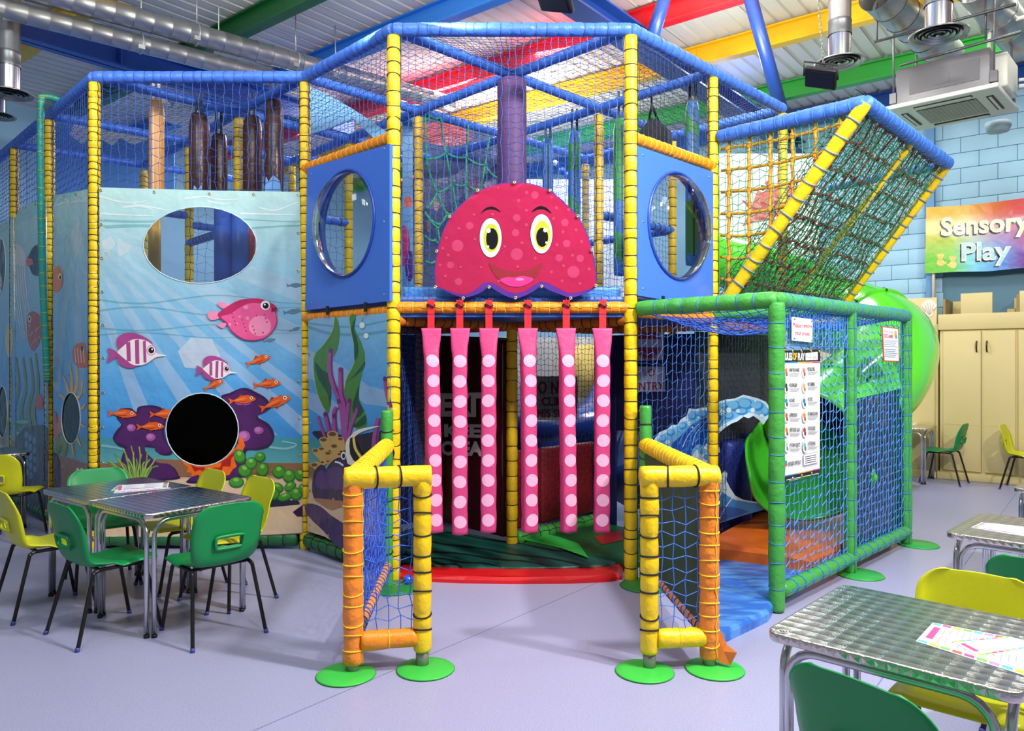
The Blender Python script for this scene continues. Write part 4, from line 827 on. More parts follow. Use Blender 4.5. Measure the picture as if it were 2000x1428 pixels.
for x, y, c in ((236, 990, (180, 90, 90)), (250, 960, (196, 100, 100)), (228, 940, (180, 90, 90)), (262, 1010, (120, 140, 50)), (245, 1040, (110, 130, 50)), (270, 1050, (120, 140, 60))): ar.ell(*Q(x, y), 5, 18, pr(c))
ar.ell(*Q(225, 1180), 14, 50, pr((50, 30, 60))); ar.ell(*Q(325, 1150), 3, 6, WHITE); ar.ell(*Q(342, 1150), 3, 6, WHITE)
ar.build('printed_picture', root)
d = V((PB[0] - PC[0], PB[1] - PC[1])); pl = Plane((PC[0] - .03, PC[1] - .03), d)
root, o, hs = banner('undersea banner with jellyfish, red spotted fish and teal coral at far left', pl, [(29, 425), (50, 400), (90, 387), (93, 700), (95, 1000), (60, 990), (34, 960), (30, 700)])
ar = Art(pl, o)
jw = pr((232, 226, 222)); ar.poly([Q(*p) for p in ((42, 260), (50, 220), (70, 205), (95, 225), (108, 260), (100, 300), (70, 290), (50, 300))], jw, 3)
for k in range(6): ar.stroke([Q(56 + k * 9, 290), Q(60 + k * 10, 400), Q(70 + k * 11, 470 + 20 * (k % 3)), Q(90 + k * 8, 600)], 2.6, jw, .4)
ar.poly([Q(*p) for p in ((110, 280), (122, 250), (140, 218), (165, 215), (172, 300), (160, 338), (135, 330), (122, 300))], pr((26, 26, 56)), 3); ar.poly([Q(*p) for p in ((112, 260), (135, 270), (140, 290), (112, 300))], pr((224, 96, 50)))
ar.poly([Q(*p) for p in ((112, 520), (125, 490), (150, 490), (172, 520), (170, 600), (150, 640), (135, 650), (115, 600))], pr((176, 62, 36)), 3); ar.ell(*Q(123, 518), 3, 6.5, WHITE); ar.ell(*Q(123, 518), 1.8, 4, BLACK)
for k in range(12): ar.ell(*Q(122 + (k * 13) % 44, 545 + (k * 29) % 80), .9, 1.6, pr((240, 200, 170)))
for x in (70, 100, 130, 152): ar.stroke([Q(x, 1000), Q(x - 12, 900), Q(x + 8, 800), Q(x - 4, 700 - (x % 3) * 20)], 9, pr((120, 132, 40)), .4)
ar.poly([Q(*p) for p in ((148, 860), (165, 830), (180, 850), (178, 890), (155, 895))], pr((190, 60, 40)), 2)
for x, y in ((95, 950), (140, 985), (80, 1000)): ar.ell(*Q(x, y), 18, 8, pr((50, 110, 100))); ar.ell(*Q(x, y - 4), 13, 4, pr((120, 180, 160)))
ar.poly([Q(*p) for p in ((60, 1020), (150, 960), (212, 1000), (212, 1300), (70, 1300))], pr((40, 40, 46)), 2)
for k in range(14): ar.ell(*Q(110 + (k * 17) % 50, 1000 + k * 13), 3.5, 7, pr((90, 130, 170))); 
ar.build('printed_picture', root)
d = V((PC[0] - PE[0], PC[1] - PE[1])); pl = Plane((PE[0] - .03, PE[1] - .03), d)
root, o, hs = banner('undersea banner cut by the left picture edge with a dark oval window', pl, [(-30, 470), (0, 440), (26, 422), (29, 700), (31, 965), (0, 940), (-30, 900)], [(3, 518, 8, 52), (5, 805, 10, 50)])
ar = Art(pl, o, hs); ar.ell(18, 665, 8, 32, pr((214, 200, 150))); ar.stroke([(-20, 470), (0, 448), (26, 432)], 4, wv); ar.stroke([(20, 900), (14, 840), (22, 760), (18, 700)], 8, pr((140, 140, 50)), .4); ar.build('printed_picture', root)
# teal hanging tube
mb = MB(); a = PD(83, 192, 7.05); pts = catmull([a + V((.12, .25, .02)), a + V((.02, .02, .02)), PD(80, 215, 7.0), PD(80, 400, 7.05), PD(84, 560, 7.1), PD(90, 700, 7.15), PD(92, 745, 7.2)], 6)
tube(mb, pts, .03, 12); root = thing('hanging_tube', 'long teal padded tube hanging down over the left undersea banners', 'tube', a); t_ = mb.build('sleeve', mat((40, 150, 136), .35, bump=.006, bscale=30), root)
mb = MB()
for k in range(3, len(pts) - 1):
    q = pts[k]; tube(mb, [q + V((.033 * math.cos(x * .785), .033 * math.sin(x * .785), .004 * math.cos(x))) for x in range(8)], .003, 4, closed=True)
mb.build('lashing', mat((200, 190, 60), .6), t_, kind='stuff')
# ---------------------------------------------------------------- bubble window panels
DOME = clear('clear_dome', (222, 230, 238), gloss=.06, base=-.0)
BLUB = mat((66, 116, 214), .3, bump=.004, bscale=5, coat=.2)
def bubble(label, a, b, corners, cx, cy, r):
    d = V(b) - V(a); pl = Plane((a[0], a[1]), d); pl.O = pl.O + pl.N * .06; o = [pl.px(x, y) for x, y in corners]; c = pl.px(cx, cy); n = 40
    hole = [(c[0] + r * math.cos(2 * math.pi * i / n), c[1] + r * math.sin(2 * math.pi * i / n)) for i in range(n)]
    root = thing('bubble_panel', label, 'play panel', pl.pos(c)); mb = MB(); sheet(mb, pl, o, [hole], th=.07)
    fr_ = [pl.pos(p, 0) for p in hole]; bk = [pl.pos(p, -.07) for p in hole]; mb.add(fr_ + bk, [(i, (i + 1) % n, n + (i + 1) % n, n + i) for i in range(n)])
    pn = mb.build('padded_board', BLUB, root)
    mb = MB(); tube(mb, [pl.pos((c[0] + (r + .008) * math.cos(2 * math.pi * i / n), c[1] + (r + .008) * math.sin(2 * math.pi * i / n)), .004) for i in range(n)], .012, 6, closed=True); mb.build('window_piping', mat((36, 72, 170), .35), root)
    mb = MB()
    for x in (.06, .94):
        for y in (.05, .5, .95):
            q = (o[0][0] + (o[1][0] - o[0][0]) * x, o[3][1] + (o[0][1] - o[3][1]) * y); lathe(mb, [(0, 0), (.009, 0), (.008, .003), (0, .004)], pl.pos(q, .0), pl.N, 8, cap=False)
    mb.build('screws', CHROME, root, kind='stuff')
    mb = MB(); prof = [(r * math.cos(a_), .2 * math.sin(a_) - .02) for a_ in [i * math.pi / 2 / 10 for i in range(11)]]; prof[-1] = (.001, .18)
    lathe(mb, prof, pl.pos(c, 0), pl.N, 40, cap=False); mb.build('clear_dome', DOME, root)
    for x in (.3, .75):
        mb = MB(); q = (o[3][0] + (o[2][0] - o[3][0]) * x, o[3][1] - .02); box(mb, pl.pos(q, .005), pl.U * .015, pl.N * .006, UP * .035); mb.build('hinge_clip', mat((50, 50, 54), .4, .6), root)
bubble('blue padded panel with clear bubble window left of the smiling face', P0, P1, [(600, 329), (761, 281), (761, 588), (596, 606)], 673, 437, .405)
bubble('blue padded panel with clear bubble window right of the smiling face', P2, P3, [(1246, 285), (1393, 336), (1393, 602), (1246, 577)], 1326, 442, .405)

# ---------------------------------------------------------------- smiling face banner
pl = Plane((0, 5.43), (1, 0)); JF = lambda x, y: (830 + x / 5.492, 340 + y / 5.492)
top = [(110, 1215), (100, 1060), (125, 840), (180, 640), (270, 460), (400, 310), (565, 185), (760, 110), (960, 88), (1150, 105), (1340, 178), (1490, 300), (1640, 455), (1740, 640), (1800, 830), (1838, 1050), (1845, 1200)]
bot = [(1800, 1245), (1700, 1290), (1560, 1325), (1450, 1290), (1340, 1250), (1250, 1208), (1160, 1260), (1060, 1310), (960, 1335), (850, 1300), (760, 1250), (690, 1215), (600, 1270), (500, 1310), (410, 1325), (300, 1290), (190, 1240)]
outl = [(p.x, p.y) for p in catmull([(x, y, 0) for x, y in top], 3)] + [(p.x, p.y) for p in catmull([(x, y, 0) for x, y in bot], 3)]
o = [pl.px(*JF(x, y)) for x, y in outl]; root = thing('face_banner', 'pink half round banner with a smiling cartoon face and wavy purple hem', 'banner', pl.pos(pl.px(1005, 585)))
# gently bulged cloth
PK = mat((168, 28, 72), .2, bump=.03, bscale=3.2, coat=.5); PKP = mat((84, 44, 140), .25, bump=.03, bscale=3.2, coat=.5)
mb = MB(); sheet(mb, pl, o); mb.build('cloth', PKP, root)
def jm(c, al=1): return mat(c, .2, bump=.03, bscale=3.2, alpha=al, coat=.5)
ar = Art(pl, o)
bodyp = [(x + (14 if x < 960 else -14), y + 14) for x, y in [(p.x, p.y) for p in catmull([(x, y, 0) for x, y in top], 3)]][1:-1]
bodyp = [(960 + (x - 960) * .985, 760 + (y - 760) * .985) for x, y in [(p.x, p.y) for p in catmull([(x, y, 0) for x, y in top], 3)]]
hem = [(1800, 1222), (1740, 1242), (1640, 1270), (1560, 1280), (1480, 1255), (1380, 1200), (1300, 1160), (1230, 1155), (1160, 1200), (1060, 1265), (960, 1280), (860, 1250), (770, 1190), (700, 1158), (620, 1175), (530, 1250), (430, 1295), (330, 1280), (230, 1245), (160, 1215)]
ar.poly([JF(*p) for p in bodyp + hem], PK)
sp = jm((184, 58, 98))
for x, y, r_ in ((350, 768, 62), (985, 860, 65), (1592, 1050, 64), (480, 555, 40), (985, 470, 40), (972, 630, 40), (1180, 225, 40), (1500, 520, 40), (1520, 745, 40), (1440, 900, 40), (1665, 905, 40), (360, 1155, 40), (275, 975, 38), (1090, 200, 18), (1005, 285, 18), (1360, 248, 15), (1410, 365, 18), (1088, 545, 18), (1380, 478, 16), (1088, 390, 16), (1478, 622, 16), (1620, 600, 16), (1680, 725, 16), (1416, 758, 17), (1040, 738, 16), (1182, 903, 16), (1582, 872, 17), (1760, 1020, 16), (1355, 1052, 16), (1470, 1146, 16), (1662, 1175, 16), (230, 685, 16), (190, 798, 16), (250, 870, 17), (160, 978, 16), (218, 1096, 17), (365, 585, 15), (525, 435, 15), (725, 432, 15), (855, 778, 15), (790, 1150, 14), (535, 700, 14), (1485, 985, 16), (1540, 385, 18), (995, 995, 17), (785, 147, 12), (380, 1000, 14), (600, 1000, 14)): ar.ell(*JF(x, y), r_ / 5.49, r_ / 5.49, sp)
bk, wh, ol = jm((14, 12, 18)), jm((246, 246, 250)), jm((180, 188, 52))
for s_ in ([(600, 425), (640, 375), (700, 350), (760, 362), (815, 410), (760, 385), (700, 378), (650, 390)], [(1140, 412), (1190, 362), (1245, 345), (1310, 368), (1358, 425), (1300, 388), (1245, 375), (1190, 388)]): ar.poly([JF(*p) for p in s_], bk, 3)
for cx, cy, px_, py_, gx, gy, g1, g2, ir in ((705, 685, 720, 697, 682, 608, 677, 780, (712, 686)), (1250, 643, 1257, 680, 1292, 602, 1303, 737, (1260, 655))):
    ar.ell(*JF(cx, cy), 121 / 5.49, 214 / 5.49, bk, 0, 36); ar.ell(*JF(cx, cy), 117 / 5.49, 210 / 5.49, wh, 0, 36); ar.ell(*JF(*ir), 86 / 5.49, 154 / 5.49, ol, 0, 32)
    ar.ell(*JF(px_, py_), 64 / 5.49, 115 / 5.49 if cx < 1000 else 103 / 5.49, bk, 0, 32); ar.ell(*JF(gx, gy), 23 / 5.49, 24 / 5.49, wh); ar.ell(*JF(g1, g2), 12 / 5.49, 13 / 5.49, wh)
ar.poly([JF(*p) for p in ((690, 955), (830, 1025), (980, 1048), (1120, 1025), (1262, 950), (1225, 1050), (1160, 1140), (1070, 1195), (980, 1212), (890, 1195), (790, 1130), (730, 1050))], jm((140, 40, 50)), 3)
ar.poly([JF(*p) for p in ((800, 1140), (840, 1115), (900, 1105), (955, 1112), (1000, 1098), (1080, 1096), (1165, 1128), (1110, 1175), (1040, 1203), (980, 1210), (900, 1200), (840, 1170))], jm((208, 54, 130)), 3); ar.ell(*JF(1017, 1130), 8, 2.8, jm((232, 120, 170)))
ar.build('printed_face', root); mb = MB()
for x, y in ((958, 95), (565, 182), (265, 460), (128, 832), (113, 1215), (688, 1216), (1250, 1208), (1340, 180), (1638, 455), (1788, 820), (1830, 1200), (410, 1335), (972, 1330), (1560, 1335)):
    lathe(mb, [(.004, 0), (.005, .004), (.012, .004), (.013, 0)], pl.pos(pl.px(*JF(x, y)), .016), pl.N, 12, cap=False)
mb.build('grommets', GROM, root, kind='stuff')

# ---------------------------------------------------------------- six dotted hangings
def sect(a, hw, hd, e=.55):
    c, s_ = math.cos(a), math.sin(a); return math.copysign(abs(c) ** e, c) * hw, math.copysign(abs(s_) ** e, s_) * hd
places = ['leftmost of the six', 'second from the left', 'third, left of the centre post', 'fourth, right of the centre post', 'fifth, before the grey slide sign', 'rightmost of the six']
for k, (xt, xb, rz, dx) in enumerate(((842, 849, .42, -.01), (898, 898, .12, 0), (955, 954, -.05, 0), (1031, 1035, .4, -.012), (1106, 1111, .42, 0), (1177, 1175, .05, 0))):
    T_ = PD(xt, 641, 5.45); B_ = PD(xb, 1040 if k != 1 else 1044, 5.45); root = thing('dotted_hanging', 'pink hanging with pale round spots, ' + places[k], 'hanging', (T_.x, 5.45, T_.z), 'spotted pink hangings below the smiling face')
    Lh = (T_ - B_).length; n = 20; rows = []
    def wd(t): return (.073 - .019 * min(1, t / .14)) if t < .14 else (.0535 + .004 * t)
    def dp(t): return .006 + .04 * min(1, t / .16)
    def P(t, a, off=0):
        x, y = sect(a, wd(t) + off, dp(t) + off); rr = rz * min(1, t * 4); c, s_ = math.cos(rr), math.sin(rr); q = T_ + (B_ - T_) * t
        wob = .0025 * math.sin(t * 40 + k) ; return V((q.x + (x + wob) * c - y * s_, q.y + (x + wob) * s_ + y * c, q.z))
    ts = [0, .01, .03, .06, .1, .14, .2] + [.2 + .78 * i / 14 for i in range(1, 15)] + [.995]; vs = [P(t, 2 * math.pi * j / n) for t in ts for j in range(n)]
    bc = P(1, 0); last = [V((v.x * .35 + B_.x * .65, v.y * .35 + 5.45 * .65, B_.z - .004)) for v in vs[-n:]]; vs += last
    fs = [(i * n + j, (i + 1) * n + j, (i + 1) * n + (j + 1) % n, i * n + (j + 1) % n) for i in range(len(ts)) for j in range(n)]; fs.append(tuple(range(n))); fs.append(tuple(len(ts) * n + j for j in range(n))[::-1])
    mb = MB(); mb.add(vs, fs); sl = mb.build('sleeve', PINK, root)
    mb = MB(); box(mb, V((T_.x, 5.448, (T_.z + 2.02) / 2 - .01)), (.025, 0, 0), (0, .002, 0), UP * ((2.02 - T_.z) / 2 + .03)); tube(mb, [(T_.x, 5.448, 2.03), (T_.x, 5.44, 2.05), (T_.x, 5.5, 2.065)], .002, 4)
    box(mb, V((T_.x, 5.444, 1.99)), (.025, 0, 0), (0, .002, 0), UP * .05); mb.build('strap', REDS, root)
    mb = MB(); tube(mb, [V((T_.x, 5.44, 2.0)) + V((.03 * math.cos(a), .01 * math.sin(a), .012 * math.sin(a * 2))) for a in [x * .785 for x in range(8)]], .006, 4, closed=True); mb.build('tie_knot', NETK, root)
    for i in range(9):
        tz = (641 + 64 + 38.6 * i - 641) / 399.0; m_ = 16; r_ = .046; mb = MB(); vs = []
        for ring in (0, .35, .7, 1.0):
            for j in range(m_):
                a = 2 * math.pi * j / m_; t = tz + ring * r_ * math.sin(a) / Lh; x = ring * r_ * math.cos(a); hw, hd = wd(t), dp(t)
                xx = max(-.999, min(.999, x / (hw * 1.02))); ang = -math.acos(math.copysign(abs(xx) ** (1 / .55), xx)); vs.append(P(t, ang, .0015))
        fs = [(i2 * m_ + j, i2 * m_ + (j + 1) % m_, (i2 + 1) * m_ + (j + 1) % m_, (i2 + 1) * m_ + j) for i2 in (1, 2) for j in range(m_)] + [tuple(m_ + j for j in range(m_))[::-1]]
        mb.add(vs, fs); mb.build('spot', PINKL, sl)

# ---------------------------------------------------------------- things hanging inside the upper deck
def bag(label, px, ytop, ybot, D, r, m, ystrap, sm=BLACK, name='punch_bag', taper=.93, band=None, n=20):
    t = PD(px, ytop, D); b = PD(px, ybot, D); root = thing(name, label, 'punch bag', t); L = t.z - b.z; mb = MB(); prof = [(r * .3, L), (r * .72, L - .008), (r * taper * .9, L - .04), (r, L - .12), (r, .05), (r * .9, .01), (r * .1, 0)]
    vs = []; lathe(mb, prof, b, UP, n)
    mb.v = [(b.x + (v[0] - b.x) * (1 + .03 * math.sin(v[2] * 17)), b.y + (v[1] - b.y) * (1 + .03 * math.cos(v[2] * 13)), v[2]) for v in mb.v]; s_ = mb.build('bag_body', m, root)
    mb = MB(); st = PD(px, ystrap, D)
    for q in (-.035, .035): box(mb, V((t.x + q * .7, t.y - .01, (st.z + t.z) / 2 - .02)), (.012, 0, 0), (0, .003, 0), UP * ((st.z - t.z) / 2 + .03))
    mb.build('strap', sm, root)
    mb = MB(); box(mb, (t.x, t.y - r - .0, (t.z + b.z) / 2), (.006, 0, 0), (0, .004, 0), UP * (L / 2 - .08)); mb.build('seam', mat(tuple(int(c * .75) for c in m['rgb'])) if 'rgb' in m else sm, s_)
    return root
BRN = mat((74, 42, 34), .3, bump=.008, bscale=9); TAN = mat((222, 158, 84), .4, bump=.006, bscale=9)
g_ = 'brown punch bags hanging inside the upper deck'
bag('flat tan padded strip with white strap, left of the brown punch bags', 306, 196, 400, 6.9, .065, TAN, 158, mat((226, 218, 200), .6), 'punch_bag', 1.0)
bag('brown punch bag, thickest with shiny centre seam, leftmost of the four', 389, 222, 400, 7.0, .088, BRN, 184)['group'] = g_
bag('brown punch bag, shortest and hung lowest, second from the left', 428, 262, 400, 7.3, .078, BRN, 214)['group'] = g_
bag('brown punch bag, third from the left, beside the tallest one', 493, 226, 400, 7.1, .085, BRN, 184)['group'] = g_
bag('tallest brown punch bag at right with jagged blue cutout below', 535, 196, 400, 6.9, .085, BRN, 164)['group'] = g_
BGM = mat((66, 124, 190), .4, bump=.005, bscale=9); colnoise(BGM, (60, 150, 60), 3.4, .5, .52, 0, (1, 1, 1))
bag('slim blue bag with green weed shapes, hung nearest the purple column', 1070, 270, 480, 7.75, .055, BGM, 243); bag('blue bag with green weed shapes, second right of the purple column', 1122, 255, 500, 7.5, .06, BGM, 215)
bag('dark blue and green hanging bag just left of the right front post', 1213, 232, 540, 7.1, .072, BGM, 180); bag('blue bag with green shapes above the right bubble window', 1352, 198, 520, 6.55, .06, BGM, 165)
for lb_, x, c_, r_ in (('blue padded roller behind the oval window, left', 437, (44, 96, 196), .085), ('blue padded roller behind the oval window, right', 471, (54, 110, 206), .085), ('slim red padded roller behind the oval window', 492, (196, 40, 50), .03), ('tan padded roller at the left rim of the oval window', 302, (214, 158, 40), .055)):
    q = PD(x, 480, 6.95); mb = MB(); lathe(mb, [(.02, 2.08), (r_, 2.1), (r_, 3.0), (.02, 3.02)], (q.x, q.y, 0), UP, 18); tag(mb.build('padded_roller', mat(c_, .4, bump=.008, bscale=10)), lb_, 'roller')
# black swing seat bag
c = PD(1281, 262, 6.85); root = thing('swing_bag', 'black angular bag hung on a V shaped strap above the right bubble panel', 'bag', c); mb = MB()
pl = Plane((c.x, c.y), (1, -.5)); pts = [(1248, 268), (1275, 236), (1290, 238), (1308, 255), (1308, 300), (1250, 300)]; mb2 = MB(); sheet(mb2, pl, [pl.px(*p) for p in pts], th=.16, off=.08); mb2.build('bag_body', mat((20, 22, 30), .5), root)
mb = MB(); a = PD(1272, 176, 6.85)
for x in (1266, 1287): tube(mb, [a, PD(1273, 205, 6.85), PD(x, 240, 6.85)], .012, 6)
mb.build('strap', BLACK, root)
# purple column
c = v3(CC, 2.06); root = thing('foam_column', 'purple padded column hanging behind the smiling face', 'padded column', c + UP * .8); mb = MB(); t = PD(997, 160, 6.3)
lathe(mb, [(.11, 0), (.122, .02), (.122, t.z - 2.1), (.118, t.z - 2.07), (.1, t.z - 2.06)], (-.0, 6.28, 2.07), UP, 28); mb.build('sleeve', PURP, root)
mb = MB(); tube(mb, [(0, 6.28, t.z - .02), (0, 6.3, 3.98)], .03, 8); mb.build('hook', BLACK, root)
# green rope web
root = thing('rope_web', 'green knotted rope web hanging left of the purple column', 'rope net', v3((-.5, 7.6), 3)); mb = MB(); pl = Plane(N1, V(N3) - V(N1)); WZ = lambda x, y: pl.pos(pl.px(780 + x / 3.245, 150 + y / 3.245), .03)
web = [[(250, 265), (285, 490), (325, 680), (350, 840), (380, 1010)], [(425, 310), (413, 515), (413, 680), (420, 900)], [(560, 380), (530, 565), (505, 700), (500, 900)], [(150, 240), (165, 560), (228, 735), (300, 890), (360, 1100)], [(150, 860), (230, 960), (260, 1100)], [(155, 525), (285, 488), (413, 515), (530, 565), (610, 645)], [(160, 840), (228, 735), (325, 680), (413, 685), (500, 722)], [(155, 870), (240, 940), (290, 870), (350, 850)], [(150, 1010), (215, 1040), (300, 1080)], [(155, 1170), (220, 1170)], [(155, 270), (180, 250), (250, 262)]]
for ln in web:
    q = [WZ(*p) for p in ln]; pp = []
    for a, b_ in zip(q, q[1:]):
        for i in range(8): pp.append(a + (b_ - a) * (i / 8) - UP * (.02 * math.sin(i / 8 * math.pi)))
    pp.append(q[-1]); tube(mb, pp, .011, 6)
    for a in q[1:-1]: lathe(mb, [(.0, -.02), (.018, -.01), (.018, .01), (0, .02)], a, UP, 8, cap=False)
mb.build('ropes', mat((60, 170, 130), .7, bump=.002, bscale=120), root, kind='stuff')
# inner scenery panels
def scenery(name, label, a, b, pts, m, th=.02, arts=(), cat='scenery panel', z=None):
    pl = Plane(a, V(b) - V(a)); root = thing(name, label, cat, pl.pos(pl.px(*pts[-1]))); mb = MB(); o = [pl.px(*p) for p in pts]; sheet(mb, pl, o, th=th); mb.build('board', m, root); ar = Art(pl, o)
    for kind, *rest in arts: getattr(ar, kind)(*rest)
    ar.build('print', root); return root
LB = mat((120, 180, 224), .4, bump=.01, bscale=5); GRY = mat((70, 84, 106), .5, bump=.01, bscale=4)
sm = lambda pts, n=4: [(p.x, p.y) for p in catmull([(x, y, 0) for x, y in pts], n)]
scenery('wave_scenery', 'pale blue arched scenery board behind the netting left of the tower post', (-1.2, 7.45), (-.95, 7.45), sm([(606, 170), (650, 190), (700, 220), (762, 262)]) + [(762, 300), (690, 232), (640, 252), (606, 262)], LB)
scenery('wave_scenery', 'tall pale blue board with orange fish just right of the left tower post', (-1.2, 7.55), (-.95, 7.55), [(786, 205), (806, 212), (806, 560), (786, 560)], mat((96, 160, 214), .4), .02, [('ell', 797, 395, 8, 12, pr((236, 100, 40))), ('ell', 789, 480, 12, 40, pr((200, 40, 110))), ('ell', 800, 520, 9, 30, pr((90, 40, 130)))])
dk = pr((44, 52, 72), .5); gy = pr((118, 124, 134), .5)
scenery('undersea_scenery', 'dark grey undersea mural with pale curved band and orange stripes behind the rope web', (-1.2, 8.9), (1, 8.9), [(820, 225), (986, 262), (1010, 300), (1010, 600), (820, 600)], GRY, .02,
        [('poly', sm([(820, 350), (880, 345), (930, 310), (985, 285), (985, 310), (940, 345), (880, 400), (820, 410)]), gy), ('ell', 862, 262, 60, 22, pr((210, 84, 40)), .12), ('stroke', [(830, 272), (870, 262), (930, 268)], 2, pr((120, 40, 30))), ('stroke', [(830, 280), (870, 272), (920, 276)], 2, pr((120, 40, 30))), ('poly', sm([(900, 480), (915, 400), (950, 340), (985, 310), (1010, 320), (1010, 600), (900, 600)]), dk), ('ell', 930, 370, 22, 20, pr((150, 84, 90))), ('ell', 852, 400, 5, 13, pr((200, 150, 110))), ('ell', 838, 440, 4, 14, pr((180, 130, 90)))])
scenery('cloud_scenery', 'white and sky blue wall board behind the netting right of the face', (0.2, 10.6), (2, 10.6), [(1010, 350), (1260, 350), (1260, 640), (1010, 640)], mat((206, 220, 232), .5))
scenery('cloud_scenery', 'white board with red starfish creature behind the rope climber', (2.0, 9.4), (3.6, 9.2), [(1392, 300), (1600, 300), (1600, 500), (1392, 500)], mat((226, 232, 236), .5), .02,
        [('poly', [(1448, 390), (1470, 400), (1480, 368), (1500, 352), (1520, 366), (1545, 362), (1545, 395), (1530, 420), (1490, 430), (1450, 442), (1466, 412)], pr((190, 40, 38))), ('ell', 1489, 366, 8, 9, WHITE), ('ell', 1490, 367, 4.5, 5.5, BLACK)])
scenery('cloud_scenery', 'blue scenery board with white cloud shapes at far left above the banners', (-6.5, 10.8), (-2.5, 10.8), [(90, 232), (340, 262), (340, 420), (90, 420)], mat((96, 150, 220), .5), .02,
        [('poly', sm([(135, 262), (150, 240), (180, 236), (200, 226), (240, 240), (280, 246), (292, 268), (260, 282), (235, 270), (220, 284), (190, 270), (160, 282)]), pr((236, 236, 226)))])
scenery('cloud_scenery', 'white cloud cutout above the tan strip at upper left', (-4, 9.9), (-2.5, 9.9), sm([(312, 200), (322, 190), (335, 210), (345, 196), (372, 190), (385, 215), (384, 245), (330, 240), (316, 226)]), mat((232, 232, 224), .5))
scenery('jagged_cutout', 'pale blue jagged cutout at the foot of the tallest punch bag', (-2.5, 6.62), (-1.9, 6.62), [(516, 385), (519, 345), (524, 356), (533, 342), (545, 352), (551, 385)], mat((110, 168, 226), .4), cat='cutout')
scenery('jagged_cutout', 'small pale blue spikes at the foot of the brown bags', (-3, 6.62), (-1.9, 6.62), [(374, 385), (379, 362), (386, 372), (392, 362), (397, 385)], mat((110, 168, 226), .4), cat='cutout')
# soft balls and red / orange net floor glimpsed inside
for k, (x, y, rr) in enumerate(((1098, 335, .05), (1084, 318, .035), (1108, 343, .045), (1122, 342, .04), (1148, 340, .045))):
    mb = MB(); lathe(mb, [(rr * math.sin(i * math.pi / 8) + .0005, -rr * math.cos(i * math.pi / 8)) for i in range(9)], PD(x, y, 9.3), UP, 14); tag(mb.build('play_ball', mat(((50, 110, 220), (210, 226, 240))[k in (1, 3)], .25)), ('%s play ball in the far net, ' % ('white', 'blue')[k not in (1, 3)]) + ('leftmost big one', 'small upper one', 'beside the leftmost', 'behind the blue bag', 'rightmost near the yellow post')[k], 'ball', 'balls lying in the far net')
mb = MB(); lathe(mb, [(.0, 0), (.55, 0), (.6, .04), (.55, .1), (.0, .12)], PD(850, 372, 11), UP, 24); tag(mb.build('foam_ring', mat((168, 60, 60), .5)), 'dusky red foam disc far behind the rope web', 'foam shape')

# ---------------------------------------------------------------- overhanging rope climber
B1, B2 = V((2.56, 5.45, 3.47)), V((3.98, 6.87, 3.40)); A1, A2 = V((1.73, 6.28, 2.02)), V((3.26, 7.72, 1.98)); T0 = V((1.73, 6.28, 3.47))
root = thing('rope_climber', 'overhanging rope climbing net in a blue and yellow padded frame', 'climbing net', (2.6, 6.6, 2))
pad('top_rail', T0, B1, .056, BLUP, root, .1, lash=NETL, lr=.005); pad('top_rail', B1, B2, .056, BLUP, root, .085, lash=NETL, lr=.005)
GLC = mat((110, 128, 160), .7)
for a, b_, r_ in ((B1, A1, .052), (B2, A2, .045)): pad('slanted_rail', a, b_, r_, YEL, root, .13, lash=GLC, lr=.007, pinch=.05)
m1 = B1 * .46 + B2 * .54; pad('slanted_rail', m1, A1 * .46 + A2 * .54 + V((0, 0, .1)), .028, YEL, root, .1, lash=GLC, lr=.004)
pad('rear_rail', B2, v3(P4, 3.45) + V((.8, .8, 0)), .045, BLUP, root, .1); pad('foot_rail', A1, A2, .045, YEL, root, .1)
GN = mat((34, 132, 92), .7)
def chop(bm=None): pass
net('side_net', A1 + V((0, 0, 0)), A1 + (B1 - T0), B1, T0, GN, root, .058, .003, keep=lambda u, v: v + .02 >= u * .98)
net('front_net', A1, A2, B2, B1, GN, root, .05, .004, jit=.3)
off_ = V((-.05, .05, .12)); net('inner_net', A1 + off_, A2 + off_, B2 + off_, B1 + off_, mat((20, 84, 62), .7), root, .055, .0035, jit=.4)
YR = mat((226, 156, 30), .6, bump=.003, bscale=150); RR = mat((150, 42, 44), .6, bump=.003, bscale=150)
def knot(mb, p, r): lathe(mb, [(0, -r * 1.2), (r * .8, -r * .7), (r, 0), (r * .8, r * .7), (0, r * 1.2)], p, (.3, .2, 1), 7, cap=False)
mb = MB(); side = lambda u, v, o=.03: A1 + (B1 - T0) * u + (T0 - A1) * v + V((.7, .7, 0)) * o
for k in range(6):
    u = .06 + k * .155; v0 = u * .98 + .0
    pp = [side(u, v0 + (1 - v0) * i / 14, .03 + .01 * math.sin(i * 2 + k)) for i in range(15)]; tube(mb, pp, .014, 6)
for j in range(8):
    v = .06 + j * .125; um = min(.98, v / .98); pp = [side(um * i / 14, v - .02 * math.sin(i / 14 * 3.14), .03 + .008 * math.cos(i * 1.7 + j)) for i in range(15)]; tube(mb, pp, .013, 6)
    for k in range(6):
        u = .06 + k * .155
        if u < um: knot(mb, side(u, v - .015), .027)
mb.build('yellow_ropes', YR, root, kind='stuff')
mb = MB(); fr2 = lambda u, v, o=.05: (A1 * (1 - u) + A2 * u) * (1 - v) + (B1 * (1 - u) + B2 * u) * v + V((-.4, .4, .35)) * o
for k in range(13):
    u = .04 + k * .077; tube(mb, [fr2(u + .012 * math.sin(i * 1.3 + k), i / 20, .08 + .04 * math.sin(i * .9 + k)) for i in range(21)], .009, 5)
    for i in range(9): knot(mb, fr2(u, .03 + i * .118, .09), .022)
for j in range(9): tube(mb, [fr2(i / 24, .03 + j * .118 + .012 * math.sin(i * 1.9 + j), .08 + .04 * math.cos(i * .8 + j)) for i in range(25)], .009, 5)
